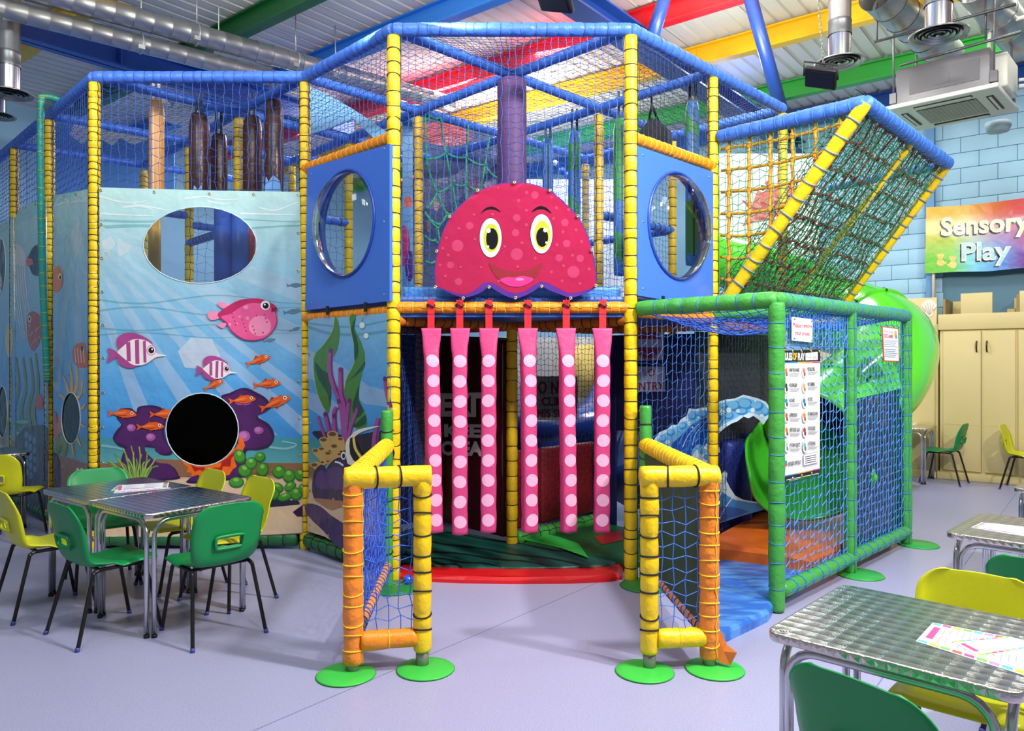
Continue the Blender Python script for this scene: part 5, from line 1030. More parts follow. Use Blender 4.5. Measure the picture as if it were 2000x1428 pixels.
mb.build('red_ropes', RR, root, kind='stuff')

# ---------------------------------------------------------------- green slide and cage
GS = mat((92, 214, 36), .18, coat=.6); GS2 = mat((60, 170, 40), .25, coat=.5)
root = thing('spiral_slide', 'bright lime green enclosed tube slide curving down to an open mouth in the cage', 'slide', (3.6, 7, 0))
path = catmull([(2.7, 9.1, 2.3), (3.25, 8.7, 2.22), (3.72, 8.25, 2.05), (3.84, 7.68, 1.8), (3.5, 7.15, 1.48), (3.02, 6.8, 1.2), (2.58, 6.47, .95)], 8)
nS = len(path)
for i0, i1 in ((0, nS // 2 - 4), (nS // 2 - 4, nS - 8), (nS - 8, nS - 1)):
    mb = MB(); tube(mb, path[i0:i1 + 1], .43, 36, cap=False); mb.build('tube_section', GS, root)
for i in (nS // 2 - 4, nS - 8):
    d = (path[i + 1] - path[i - 1]).normalized(); mb = MB(); lathe(mb, [(.43, -.022), (.452, -.02), (.455, -.002), (.432, -.001), (.432, .001), (.455, .002), (.452, .02), (.43, .022)], path[i], d, 36, cap=False); j_ = mb.build('joint_flange', GS, root)
    mb = MB(); u, w_ = frame_of(d)
    for k in range(8): a = k * .785; lathe(mb, [(0, -.03), (.012, -.03), (.012, .03), (0, .03)], path[i] + (u * math.cos(a) + w_ * math.sin(a)) * .446, d, 6, cap=False)
    mb.build('bolts', mat((40, 60, 40), .4), j_, kind='stuff')
# open exit chute: the lower half of the tube goes on, flared
ex = catmull([path[-1], (2.46, 6.33, .85), (2.42, 6.18, .76), (2.41, 6.02, .67)], 6); mb = MB(); vs = []; nn = 20; hd = []
for i, p in enumerate(ex):
    d = (ex[min(i + 1, len(ex) - 1)] - ex[max(i - 1, 0)]).normalized(); s_ = d.cross(UP).normalized(); up = s_.cross(d); t = i / (len(ex) - 1)
    for j in range(nn + 1):
        a = math.pi * (1.0 + .22 * (1 - t)) * (j / nn - .5); r_ = .43 + .05 * t + .012 * (1 if j in (0, nn) else 0); q = p + s_ * (math.sin(a) * r_) - up * (math.cos(a) * r_ * .92); q.z = max(q.z, .2); vs.append(q)
for i in range(len(ex) - 1):
    for j in range(nn): vs_ = 0; hd.append((i * (nn + 1) + j, i * (nn + 1) + j + 1, (i + 1) * (nn + 1) + j + 1, (i + 1) * (nn + 1) + j))
mb.add(vs, hd); ch = mb.build('exit_chute', GS2, root); so = ch.modifiers.new('s', 'SOLIDIFY'); so.thickness = .02
mb = MB(); d = (path[-1] - path[-2]).normalized(); lathe(mb, [(.43, -.02), (.47, -.015), (.475, .01), (.44, .02)], path[-1], d, 36, cap=False); mb.build('mouth_rim', GS, root)
mb = MB(); lathe(mb, [(.0, 0), (.425, .0)], path[-1] - d * .7, d, 30, cap=False); mb.build('shade_disc', mat((8, 20, 10), .6), root)  # dark disc stands in for the shade inside the tube
root = thing('tube_slide', 'second green tube passing behind the rope climber', 'slide', PD(1470, 540, 8.6)); mb = MB(); tube(mb, catmull([PD(1380, 500, 8.9), PD(1450, 520, 8.6), PD(1530, 545, 8.6), PD(1600, 560, 9)], 6), .3, 28); mb.build('slide_tube', GS, root)

G1, G2, G3 = (1.688, 4.8), (2.54, 5.652), (3.43, 6.545)
cage = thing('slide_cage', 'green padded cage with blue netting around the slide exit', 'cage', (2.5, 5.7, 0))
for p, r_ in ((G1, .052), (G2, .046), (G3, .046)): pad('post', v3(p, .01), v3(p, 1.97), r_, GRNP, cage, .14, lash=NETL, lr=.003, cords=1 if p != G1 else 0)
g1e = v3(P2, 1.98) + V((.05, -.05, 0)); pad('top_rail', v3(G1, 1.99), g1e, .055, GRNP, cage, .13, lash=NETL, lr=.004); pad('top_rail', v3(G1, 1.99), v3(G3, 1.99), .052, GRNP, cage, .07, lash=NETL, lr=.004, cords=2)
pad('top_rail', v3(P3, 1.98), v3((2.1, 5.95), 1.98), .05, GRNP, cage, .13, lash=NETL); pad('top_rail', v3((2.1, 5.95), 1.98), v3(G2, 1.98), .05, GRNP, cage, .13, lash=NETL)
pad('floor_rail', v3(G1, .12) + V((.05, .05, 0)), v3(G3, .12), .05, GRNP, cage, .13, lash=NETL, lr=.004, cords=3)
NB2 = mat((66, 132, 212), .6)
net('side_net', v3(G1, .14), v3(G2, .14), v3(G2, 1.95), v3(G1, 1.95), NB2, cage, .064, .003); net('side_net', v3(G2, .14), v3(G3, .14), v3(G3, 1.95), v3(G2, 1.95), NB2, cage, .064, .003)
net('side_net', v3(G1, 1.7), v3(G2, 1.7), v3(G2, 1.98), v3(G1, 1.98), NB2, cage, .05, .0026, sag=.05)
net('top_net', v3(P2, 1.96), v3(G1, 1.96), v3(G2, 1.96), v3(P3, 1.96), mat((40, 92, 205), .6), cage, .06, .003, sag=.17)
net('top_net', v3(P3, 1.96), v3(G2, 1.96), v3(G3, 1.96), v3(P4, 1.96), mat((40, 92, 205), .6), cage, .05, .003, sag=.1)
a, b_ = V(G2), V(G3); mb = MB(); pl = Plane(a + (b_ - a) * 0 + V((-.02, .02)), b_ - a); L = (b_ - a).length
sheet(mb, pl, [(.05, .15), (L - .04, .15), (L - .04, 1.36), (.05, 1.3)], th=.003); cvl = clear('blue_vinyl', (176, 198, 232), bump=.03, bscale=6, gloss=.12, base=.1); mb.build('blue_vinyl_sheet', cvl, cage)
for p, dx, dy in ((G2, .06, -.03), (G3, .1, 0)):
    mb = MB(); lathe(mb, [(.02, .02), (.16, .012), (.17, 0)], v3(p, 0) + V((dx, dy, 0)), UP, 28); mb.build('foot_pad', mat((48, 160, 70), .4), cage)
# pictures and signs on the cage
pl = Plane(G1, V(G2) - V(G1)); pl.O = pl.O + pl.N * .02
def sign(name, label, pts, m=WHITE, pl=pl):
    root = thing(name, label, 'sign', pl.pos(pl.px(*pts[-1]))); mb = MB(); o = [pl.px(*p) for p in pts]; sheet(mb, pl, o, th=.004); mb.build('board', m, root); return root, Art(pl, o, off=.0008, step=.00006)
root, ar = sign('shoe_sign', 'small white sign in red letters Please remove your shoes', [(1547, 619), (1587, 624), (1587, 669), (1547, 665)]); rt = pr((200, 40, 80), .5)
ar.text('Please remove', 1549, 1586, 639, 630, rt, .012, y1base=641); ar.text('your shoes', 1552.5, 1581, 653.5, 645, rt, .012, y1base=656); ar.build('lettering', root)
mb = MB()
for x, y in ((1549, 623), (1585, 627), (1549, 661), (1585, 665)): tube(mb, [pl.pos(pl.px(x, y), .006), pl.pos(pl.px(x + (3 if x < 1560 else -2), y + 1), .006)], .003, 4)
mb.build('cable_ties', NETK, root, kind='stuff')
root, ar = sign('rules_poster', 'tall white RULES OF PLAY poster with black header and pictograms', [(1527, 685), (1602, 682), (1601, 924), (1527, 943)])
bk_ = pr((20, 20, 22), .45); ar.poly([(1525, 680), (1604, 676), (1604, 706), (1525, 707)], bk_); ar.poly([(1525, 931), (1604, 915), (1604, 930), (1525, 950)], bk_)
ar.text('RULES', 1529, 1547.5, 703, 689, WHITE, .05); ar.text('OF', 1548.5, 1556, 702.5, 689.5, pr((246, 190, 20)), .05); ar.text('PLAY', 1558, 1571.5, 703, 689.5, WHITE, .05)
ar.poly([(1573, 690), (1597, 687), (1597, 703), (1573, 704)], WHITE); ar.text('house play', 1575, 1595, 700, 694, bk_)
for k, c in enumerate(((40, 110, 200), (40, 150, 210), (240, 180, 30), (240, 150, 30), (200, 60, 150))): ar.poly([(1529 + k * 14.5, 707), (1529 + (k + 1) * 14.5, 707), (1529 + (k + 1) * 14.5, 709), (1529 + k * 14.5, 709)], pr(c)); ar.poly([(1529 + k * 14.5, 930 - k * 3.1), (1529 + (k + 1) * 14.5, 927 - k * 3.1), (1529 + (k + 1) * 14.5, 929 - k * 3.1), (1529 + k * 14.5, 932 - k * 3.1)], pr(c))
tx = pr((60, 60, 66), .5); tg = pr((160, 160, 166), .5); rows = ((720, 'WASH YOUR HANDS', 'NO BULLYING'), (750, 'NO JEWELLERY', 'NO CLIMBING'), (780, 'NO SHOES', 'NO FOOD'), (809, 'SUPERVISION', 'NO SMOKE OR FIRE'), (838, 'KEEP SLIDES CLEAR', 'NO SICKNESS'), (868, 'NO SHARP OBJECTS', 'NO THROWING'))
pic = ((224, 120, 80), (60, 60, 70), (60, 140, 200), (210, 90, 60), (220, 110, 40), (180, 190, 190)); pic2 = ((210, 120, 90), (230, 170, 110), (40, 130, 190), (240, 130, 30), (170, 50, 40), (120, 190, 170))
for k, (y, a, b_) in enumerate(rows):
    w1 = {'NO SHOES': 10, 'SUPERVISION': 15, 'NO JEWELLERY': 16}.get(a, 20); w2 = {'NO FOOD': 9, 'NO SMOKE OR FIRE': 19}.get(b_, 14)
    ar.text(a, 1541, 1541 + w1, y + 6 - k * .4, y - 1 - k * .4, tx, .03); ar.text(b_, 1577, 1577 + w2, y + 4 - k * .6, y - 3 - k * .6, tx, .03)
    for j in range(3):
        ar.poly([(1541, y + 9 + j * 2.6 - k * .4), (1562 - j * 2, y + 9 + j * 2.6 - k * .4), (1562 - j * 2, y + 10 + j * 2.6 - k * .4), (1541, y + 10 + j * 2.6 - k * .4)], tg); ar.poly([(1577, y + 6 + j * 2.6 - k * .6), (1597 - j * 3, y + 6 + j * 2.6 - k * .6), (1597 - j * 3, y + 7 + j * 2.6 - k * .6), (1577, y + 7 + j * 2.6 - k * .6)], tg)
    for cx, c in ((1535, pic[k]), (1570, pic2[k])):
        ar.ell(cx, y + 7 - k * .5, 4.8, 12, tg, 0, 20); ar.ell(cx, y + 7 - k * .5, 4.3, 11.2, WHITE, 0, 20); ar.ell(cx - .6, y + 4 - k * .5, 2.6, 5, pr(c)); ar.ell(cx + .8, y + 11 - k * .5, 2, 4.4, pr(tuple(int(v * .7) for v in c)))
ar.text('HOUSE OF PLAY', 1537, 1563, 910, 902, tx, .03, y1base=906); ar.ell(1533, 904, 2.2, 5, pr((40, 140, 200))); ar.ell(1533, 908, 2.2, 3, pr((220, 60, 140)))
ar.poly([(1567, 888), (1595, 882), (1595, 904), (1567, 910)], tg); ar.poly([(1567.5, 889), (1594.5, 883), (1594.5, 903), (1567.5, 909)], WHITE)
for j in range(4): ar.poly([(1570, 892 + j * 4), (1592, 887.5 + j * 4), (1592, 889 + j * 4), (1570, 893.5 + j * 4)], tx)
for j in range(2): ar.poly([(1533 + j * 6, 937 - j + j * 3), (1596 - j * 22, 924 + j * 7), (1596 - j * 22, 925.2 + j * 7), (1533 + j * 6, 938.2 - j + j * 3)], WHITE)
ar.build('poster_print', root); mb = MB()
for x, y in ((1545, 687), (1562, 686), (1581, 686), (1597, 686), (1545, 934), (1563, 929), (1582, 924)): lathe(mb, [(.003, 0), (.004, .003), (.01, .003), (.011, 0)], pl.pos(pl.px(x, y), .012), pl.N, 10, cap=False)
mb.build('grommets', GROM, root, kind='stuff')
pl2 = Plane(G2, V(G3) - V(G2)); pl2.O = pl2.O + pl2.N * .02
root, ar = sign('disclaimer_sign', 'laminated white DISCLAIMER notice with red border on the cage', [(1722, 637), (1755, 641), (1757, 707), (1726, 706)], pr((206, 70, 60)), pl2)
ar.poly([(1724, 639), (1753.5, 643), (1755.5, 705), (1727.5, 704)], WHITE); ar.text("Children's Play Area", 1726, 1744, 649, 645, rt, .0, y1base=651); ar.text('DISCLAIMER', 1726, 1744.5, 659, 652, rt, .03, y1base=661); ar.ell(1749, 653, 2.5, 7, pr((240, 190, 60))); ar.ell(1750, 658, 2, 4, pr((80, 180, 120)))
for j in range(9): ar.poly([(1727, 665 + j * 3.6 + (2 if j > 3 else 0)), (1752 - (j % 3) * 2, 666.5 + j * 3.6 + (2 if j > 3 else 0)), (1752 - (j % 3) * 2, 667.6 + j * 3.6 + (2 if j > 3 else 0)), (1727, 666.1 + j * 3.6 + (2 if j > 3 else 0))], pr((120, 150, 190), .5))
ar.build('lettering', root)
# no entry signs on the navy lining
d = V((.64, -.39)); pl3 = Plane((.98, 7.05), d); pl3.O = pl3.O + pl3.N * .03; gwt = mat((176, 178, 190), .5)
root, ar = sign('no_entry_symbol', 'square sign with red no entry disc behind blue net', [(1240, 634), (1298, 640), (1296, 703), (1240, 705)], gwt, pl3); rdd = pr((140, 26, 40), .5)
ar.ell(1266, 671, 26, 32, rdd, 0, 32); ar.ell(1266, 671, 24.6, 30.4, gwt, 0, 32); ar.ell(1266, 671, 24, 29.6, rdd, 0, 32); ar.poly([(1240, 662), (1292, 663), (1292, 679), (1240, 678)], gwt); ar.build('print', root)
root, ar = sign('no_entry_sign', 'white sign lettered NO ENTRY below the red disc sign', [(1236, 716), (1299, 716), (1299, 765), (1236, 765)], gwt, pl3); ar.text('NO', 1253, 1279, 735, 720, rdd, .015); ar.text('ENTRY', 1239, 1297, 762, 746, rdd, .015); ar.build('lettering', root)

# wave board
pl = Plane((1.3, 6.52), (1, -.08)); ZW = lambda x, y: (1230 + x / 3.104, 590 + y / 3.104)
wv_ = [(150, 830), (180, 790), (230, 770), (255, 745), (290, 745), (310, 712), (345, 690), (360, 645), (400, 650), (440, 640), (480, 640), (510, 612), (550, 600), (590, 590), (640, 585), (690, 562), (730, 572), (780, 585), (825, 605), (848, 640), (850, 690), (830, 715), (810, 745), (785, 715), (750, 690), (720, 705), (690, 695), (650, 725), (620, 735), (580, 760), (545, 790), (518, 815), (530, 850), (545, 890), (545, 915), (525, 890), (505, 860), (500, 960), (520, 1080), (545, 1085), (560, 1040), (580, 1025), (592, 1040), (585, 1080), (610, 1130), (640, 1175), (690, 1200), (760, 1212), (850, 1215), (850, 1240), (520, 1350), (300, 1360), (180, 1100), (150, 900)]
o = [pl.px(*ZW(*p)) for p in wv_]; root = thing('wave_cutout', 'blue cartoon wave board with white foam crest behind netting', 'scenery panel', pl.pos(pl.px(1380, 1000))); mb = MB(); sheet(mb, pl, o, th=.012); mb.build('board', pr((206, 234, 250)), root)
ar = Art(pl, o); b1, b2, b3, fm = pr((20, 80, 180)), pr((50, 146, 222)), pr((122, 196, 240)), pr((232, 246, 254))
ar.poly([ZW(x + (12 if x < 450 else -6), y + 14) for x, y in wv_[:20]] + [ZW(*p) for p in ((820, 690), (790, 690), (750, 670), (690, 675), (640, 705), (570, 740), (500, 800), (490, 960), (380, 960), (240, 890), (170, 850))], b3)
ar.poly([ZW(*p) for p in ((250, 880), (300, 820), (380, 740), (470, 700), (560, 690), (500, 790), (490, 860), (480, 900), (420, 860), (380, 900), (360, 950))], b1, 3)
for s_ in ([(300, 860), (340, 780), (420, 720)], [(350, 900), (380, 800), (450, 720)], [(400, 850), (430, 780), (500, 710)], [(560, 720), (520, 790), (510, 830)]): ar.stroke([ZW(*p) for p in s_], 3, b2, .4)
for s_ in ([(320, 880), (360, 800), (440, 720)], [(380, 870), (400, 800), (470, 720)]): ar.stroke([ZW(*p) for p in s_], 1.6, fm, .4)
for x, y, rx, ry in ((200, 830, 22, 22), (250, 790, 24, 22), (320, 750, 24, 24), (380, 690, 26, 26), (440, 680, 30, 24), (500, 660, 30, 26), (560, 640, 34, 28), (630, 630, 40, 32), (700, 620, 44, 34), (770, 630, 40, 30), (820, 665, 24, 26), (680, 665, 36, 20), (600, 690, 30, 22)):
    ar.ell(*ZW(x, y), rx / 3.1, ry / 3.1, b2); ar.ell(*ZW(x - 4, y - 6), rx / 3.9, ry / 4.1, b3)
for x, y, r_ in ((230, 850, 14), (345, 715, 10), (360, 735, 12), (420, 700, 8), (560, 665, 14), (600, 655, 16), (655, 660, 12), (745, 655, 14), (800, 690, 12), (380, 760, 6), (700, 690, 8), (470, 655, 8), (560, 610, 6), (760, 600, 6)): ar.ell(*ZW(x, y), r_ / 3.1, r_ / 3.1, fm)
ar.poly([ZW(*p) for p in ((380, 950), (400, 900), (440, 890), (470, 850), (500, 860), (500, 960), (440, 970))], fm, 3); ar.ell(*ZW(440, 905), 9, 6, b3); ar.ell(*ZW(470, 940), 8, 6, b2)
ar.poly([ZW(*p) for p in ((500, 1330), (520, 1150), (560, 1150), (640, 1200), (850, 1232), (850, 1245), (700, 1290))], b2, 2); ar.poly([ZW(*p) for p in ((500, 1345), (530, 1250), (600, 1240), (720, 1270), (600, 1310))], pr((30, 96, 190)), 2)
for s_ in ([(560, 1140), (530, 1220), (520, 1320)], [(620, 1190), (570, 1260), (540, 1330)], [(560, 1070), (550, 1120), (530, 1160)]): ar.stroke([ZW(*p) for p in s_], 2, fm, .4)
ar.build('printed_picture', root)
# navy padded blocks beside the slide mouth
for k, (x0, x1, y0) in enumerate(((1402, 1455, 862), (1458, 1512, 850))):
    a, b_ = PD(x0, 900, 6.72 + k * .42), PD(x1, 900, 6.85 + k * .42); z1 = PD(x0, y0, 6.8 + k * .42).z; c = (a + b_) / 2; root = thing('padded_block', ('left', 'right')[k] + ' navy padded block below the charcoal netted wall', 'padded block', (c.x, c.y, .0))
    mb = MB(); box(mb, (c.x, c.y, z1 / 2 + .02), (b_ - a) / 2 * V((1, 1, 0)) if 0 else V(((b_.x - a.x) / 2, (b_.y - a.y) / 2, 0)), V((-.05, .12, 0)), UP * (z1 / 2 - .0), .05); mb.build('cover', mat((38, 54, 150), .4, bump=.012, bscale=10), root)

# ---------------------------------------------------------------- gates
def gate(label, a, b, back, outer_orange, tall, netm, side):
    """front frame a-b across, side rail from the orange post to the green post at the back"""
    root = thing('entrance_gate', label, 'gate', (V((a[0], a[1], 0)) + V((b[0], b[1], 0))) / 2); Z = 1.0
    os_, ys = (a, b) if side < 0 else (b, a)
    pad('orange_post', v3(os_, .05), v3(os_, Z - .0), .05, mat((238, 136, 40), .35, bump=.01, bscale=26), root, .075, lash=mat((250, 200, 40), .6), lr=.004, cords=2, pinch=.04)
    pad('yellow_post', v3(ys, .09), v3(ys, Z), .048, YEL, root, .105, lash=NETK, lr=.005, pinch=.12)
    for q in (ys, os_): mb = MB(); lathe(mb, [(.034, 0), (.034, .1)], v3(q, .0), UP, 16); mb.build('steel_foot', mat((150, 146, 140), .5, .6), root)
    d = (v3(b, 0) - v3(a, 0)).normalized(); pad('top_rail', v3(a, Z) - d * .045, v3(b, Z) + d * .045, .056, YEL, root, .13, lash=NETK, lr=.005, pinch=.06)
    pad('bottom_rail', v3(a, .16) + d * .04, v3(b, .16) - d * .03, .05, ORA if side < 0 else YEL, root, .16, lash=mat((250, 200, 40), .6), lr=.0035)
    pad('side_rail', v3(os_, Z), v3(back, Z), .053, YEL, root, .075, lash=mat((250, 214, 40), .6), lr=.0035, pinch=.05); pad('lower_side_rail', v3(os_, .17), v3(back, .15), .035, mat((232, 150, 70), .45, bump=.008, bscale=26), root, .07, lash=NETB, lr=.004, cords=3)
    pad('green_post', v3(back, .0), v3(back, tall), .042, GRNP, root, .13, lash=NETK if side < 0 else mat((30, 70, 40), .6), lr=.005)
    net('front_net', v3(a, .2), v3(b, .2), v3(b, .95), v3(a, .95), netm, root, .062, .0028, jit=.12); net('side_net', v3(os_, .2), v3(back, .2), v3(back, .97), v3(os_, .97), netm, root, .05, .0028, jit=.3)
    for p in (a, b):
        mb = MB(); q = v3(p, .004) + V((.02 if p == b else -.03, -.03, 0)); lathe(mb, [(.03, .014), (.1, .012), (.145, .006), (.152, 0)], q, UP, 36); mb.build('foot_pad', mat((60, 190, 70), .35, bump=.004, bscale=12), root)
    mb = MB(); lathe(mb, [(.03, .012), (.18, .008), (.19, 0)], v3(back, .003) + V((.05 if side < 0 else .0, -.03, 0)), UP, 28); mb.build('foot_pad', mat((40, 130, 56), .4), root)
    return root
gl = gate('left entrance gate frame with orange left post on green floor discs', (-.815, 3.86), (-.468, 3.93), (-.885, 5.33), True, 1.25, mat((50, 92, 205), .6), -1)
gr = gate('right entrance gate frame with orange right post and torn cover at its foot', (.712, 3.9), (1.03, 3.93), (.955, 5.38), True, 1.28, mat((58, 104, 205), .6), 1)
mb = MB(); pts = [v3((1.07, 3.9), .04), v3((1.125, 3.88), .03), v3((1.155, 3.87), .1), v3((1.12, 3.93), .12), v3((1.1, 3.94), .18), v3((1.07, 3.93), .19), v3((1.1, 3.91), .09)]
mb.add(pts, [(0, 1, 6), (1, 2, 6), (2, 3, 6), (3, 4, 5), (3, 5, 6), (0, 6, 5)], 0, False); o_ = mb.build('torn_flap', mat((200, 110, 44), .35), gr); so = o_.modifiers.new('s', 'SOLIDIFY'); so.thickness = .006
a, b_ = V((1.03, 4.0)), V((.96, 5.3)); mb = MB(); dd = (b_ - a); box(mb, v3((a + b_) / 2 + V((-.02, 0)), .57), v3(dd / 2, 0), V((.003, 0, 0)), UP * .38); mb.build('green_vinyl_infill', mat((24, 84, 54), .4, bump=.01, bscale=30, stretch=(1, 8, .3)), gr)  # dark green sheet also stands in for shadow behind the side net
mb = MB(); rr = .037; lathe(mb, [(rr * math.sin(i * math.pi / 10) + .0003, -rr * math.cos(i * math.pi / 10)) for i in range(11)], PZ(797, 1133, rr), UP, 20); tag(mb.build('play_ball', mat((36, 90, 220), .25, coat=.3)), 'single blue plastic ball on the floor beside the left gate', 'ball')
# ---------------------------------------------------------------- stacking chairs
def shell_mesh(m):
    prof = [(.0, .428), (.012, .438), (.04, .444), (.12, .44), (.22, .43), (.31, .424), (.37, .428), (.405, .445), (.425, .475), (.437, .52), (.447, .57), (.457, .62), (.468, .68), (.478, .73), (.485, .765), (.489, .785), (.492, .795)]
    P_ = catmull([(0, y, z) for y, z in prof], 2); nt_ = len(P_); nx = 18; vs = []; fs = []; key = {}
    arc = [0]
    for i in range(1, nt_): arc.append(arc[-1] + (P_[i] - P_[i - 1]).length)
    T_ = arc[-1]
    for i, p in enumerate(P_):
        t = arc[i] / T_; z = p.z
        hw = .205 if t < .3 else (.205 - .022 * math.sin(min(1, (t - .3) / .25) * math.pi / 2) if t < .55 else .183 + .022 * math.sin(min(1, (t - .55) / .2) * math.pi / 2))
        rem = T_ - arc[i]
        if rem < .085: hw -= .085 * (1 - math.sqrt(max(0, 1 - ((.085 - rem) / .085) ** 2))) * 1.0
        if arc[i] < .05: hw -= .05 * (1 - math.sqrt(max(0, 1 - ((.05 - arc[i]) / .05) ** 2)))
        n = V((0, -(P_[min(i + 1, nt_ - 1)] - P_[max(i - 1, 0)]).z, (P_[min(i + 1, nt_ - 1)] - P_[max(i - 1, 0)]).y)).normalized()
        for j in range(nx + 1):
            s_ = (j / nx) * 2 - 1; x = s_ * hw; lip = .026 * max(0, abs(s_) - .72) / .28 if t < .3 else (-.034 * (max(0, abs(s_) - .6) / .4) ** 1.5 if t > .5 else .026 + (t - .3) / .2 * 0)
            if t < .3: off = n * (-.018 * (max(0, abs(s_) - .8) / .2)) + n * (.01 * s_ * s_)
            else: off = n * (.014 * s_ * s_ + .02 * (max(0, abs(s_) - .75) / .25) ** 1.4 * min(1, (t - .3) / .15))
            tp = min(1, rem / .16); off = off * (.25 + .75 * tp) if t > .5 else off
            vs.append(p + V((x, 0, -.022 * (x / .2) ** 2 * (1 - tp) if t > .5 else 0)) + off)
    hole = []
    for i in range(nt_ - 1):
        for j in range(nx):
            c = (vs[i * (nx + 1) + j] + vs[(i + 1) * (nx + 1) + j + 1]) / 2
            if abs(c.x) < .072 and .545 < c.z < .6 and c.y > .4: continue
            fs.append((i * (nx + 1) + j, i * (nx + 1) + j + 1, (i + 1) * (nx + 1) + j + 1, (i + 1) * (nx + 1) + j))
    me = bpy.data.meshes.new('seat_shell'); me.from_pydata([tuple(v) for v in vs], [], fs); me.materials.append(m); me.polygons.foreach_set('use_smooth', [True] * len(fs)); me.update(); return me
def make_chair(m):
    root = bpy.data.objects.new('stacking_chair', None); COL.objects.link(root); root['category'] = 'chair'; root.empty_display_size = .1
    o = bpy.data.objects.new('seat_shell', shell_mesh(m)); COL.objects.link(o); o.parent = root; so = o.modifiers.new('s', 'SOLIDIFY'); so.thickness = .007; so.offset = -1
    mb = MB(); y0 = .452
    pts = catmull([(-.078, y0 + .012, .548), (-.06, y0 + .008, .536), (.06, y0 + .008, .536), (.078, y0 + .012, .548), (.082, y0 + .018, .585), (.066, y0 + .024, .606), (-.066, y0 + .024, .606), (-.082, y0 + .018, .585)], 4, True)
    tube(mb, pts, .009, 8, closed=True); mb.build('handle_rim', m, root)
    tops = []
    for s_ in (-1, 1):
        mb = MB(); tube(mb, catmull([(s_ * .205, -.0, .0), (s_ * .178, .07, .34), (s_ * .172, .085, .395), (s_ * .17, .11, .41)], 4), .0115, 8); lg = mb.build('leg', BLKM, root); mb = MB(); tube(mb, [(s_ * .2062, -.002, 0), (s_ * .2042, .003, .022)], .0135, 8); mb.build('foot_tip', mat((60, 70, 150), .5), lg)
        mb = MB(); tube(mb, catmull([(s_ * .215, .475, .0), (s_ * .18, .385, .36), (s_ * .174, .37, .4), (s_ * .17, .34, .412)], 4), .0115, 8); lg = mb.build('leg', BLKM, root); mb = MB(); tube(mb, [(s_ * .2162, .477, 0), (s_ * .2142, .472, .022)], .0135, 8); mb.build('foot_tip', mat((60, 70, 150), .5), lg)
    mb = MB()
    for s_ in (-1, 1): tube(mb, [(s_ * .17, .1, .41), (s_ * .17, .35, .412)], .0115, 8)
    tube(mb, [(-.17, .33, .41), (.17, .33, .41)], .01, 8); tube(mb, [(-.17, .13, .409), (.17, .13, .409)], .01, 8); mb.build('seat_frame', BLKM, root)
    return root
CHG = mat((0, 138, 72), .4, bump=.0005, bscale=300); CHY = mat((206, 208, 18), .34, bump=.0005, bscale=300)
proto = {'g': None, 'y': None, 'r': None}
def chair(kind, pos, face, label, group=None):
    """face: unit direction the sitter looks to; pos: middle of the seat on the floor"""
    o = proto[kind]
    if o is None: o = proto[kind] = make_chair({'g': CHG, 'y': CHY, 'r': mat((128, 18, 30), .35)}[kind])
    else: o = copy_tree(o)
    f = V((face[0], face[1], 0)).normalized(); ang = math.atan2(-f.x, f.y)  # local -Y faces forward
    o.rotation_euler = (0, 0, ang + math.pi); Rm = Matrix.Rotation(ang + math.pi, 3, 'Z'); o.location = V((pos[0], pos[1], 0)) - Rm @ V((0, .22, 0)); o['label'] = label
    if group: o['group'] = group
    return o

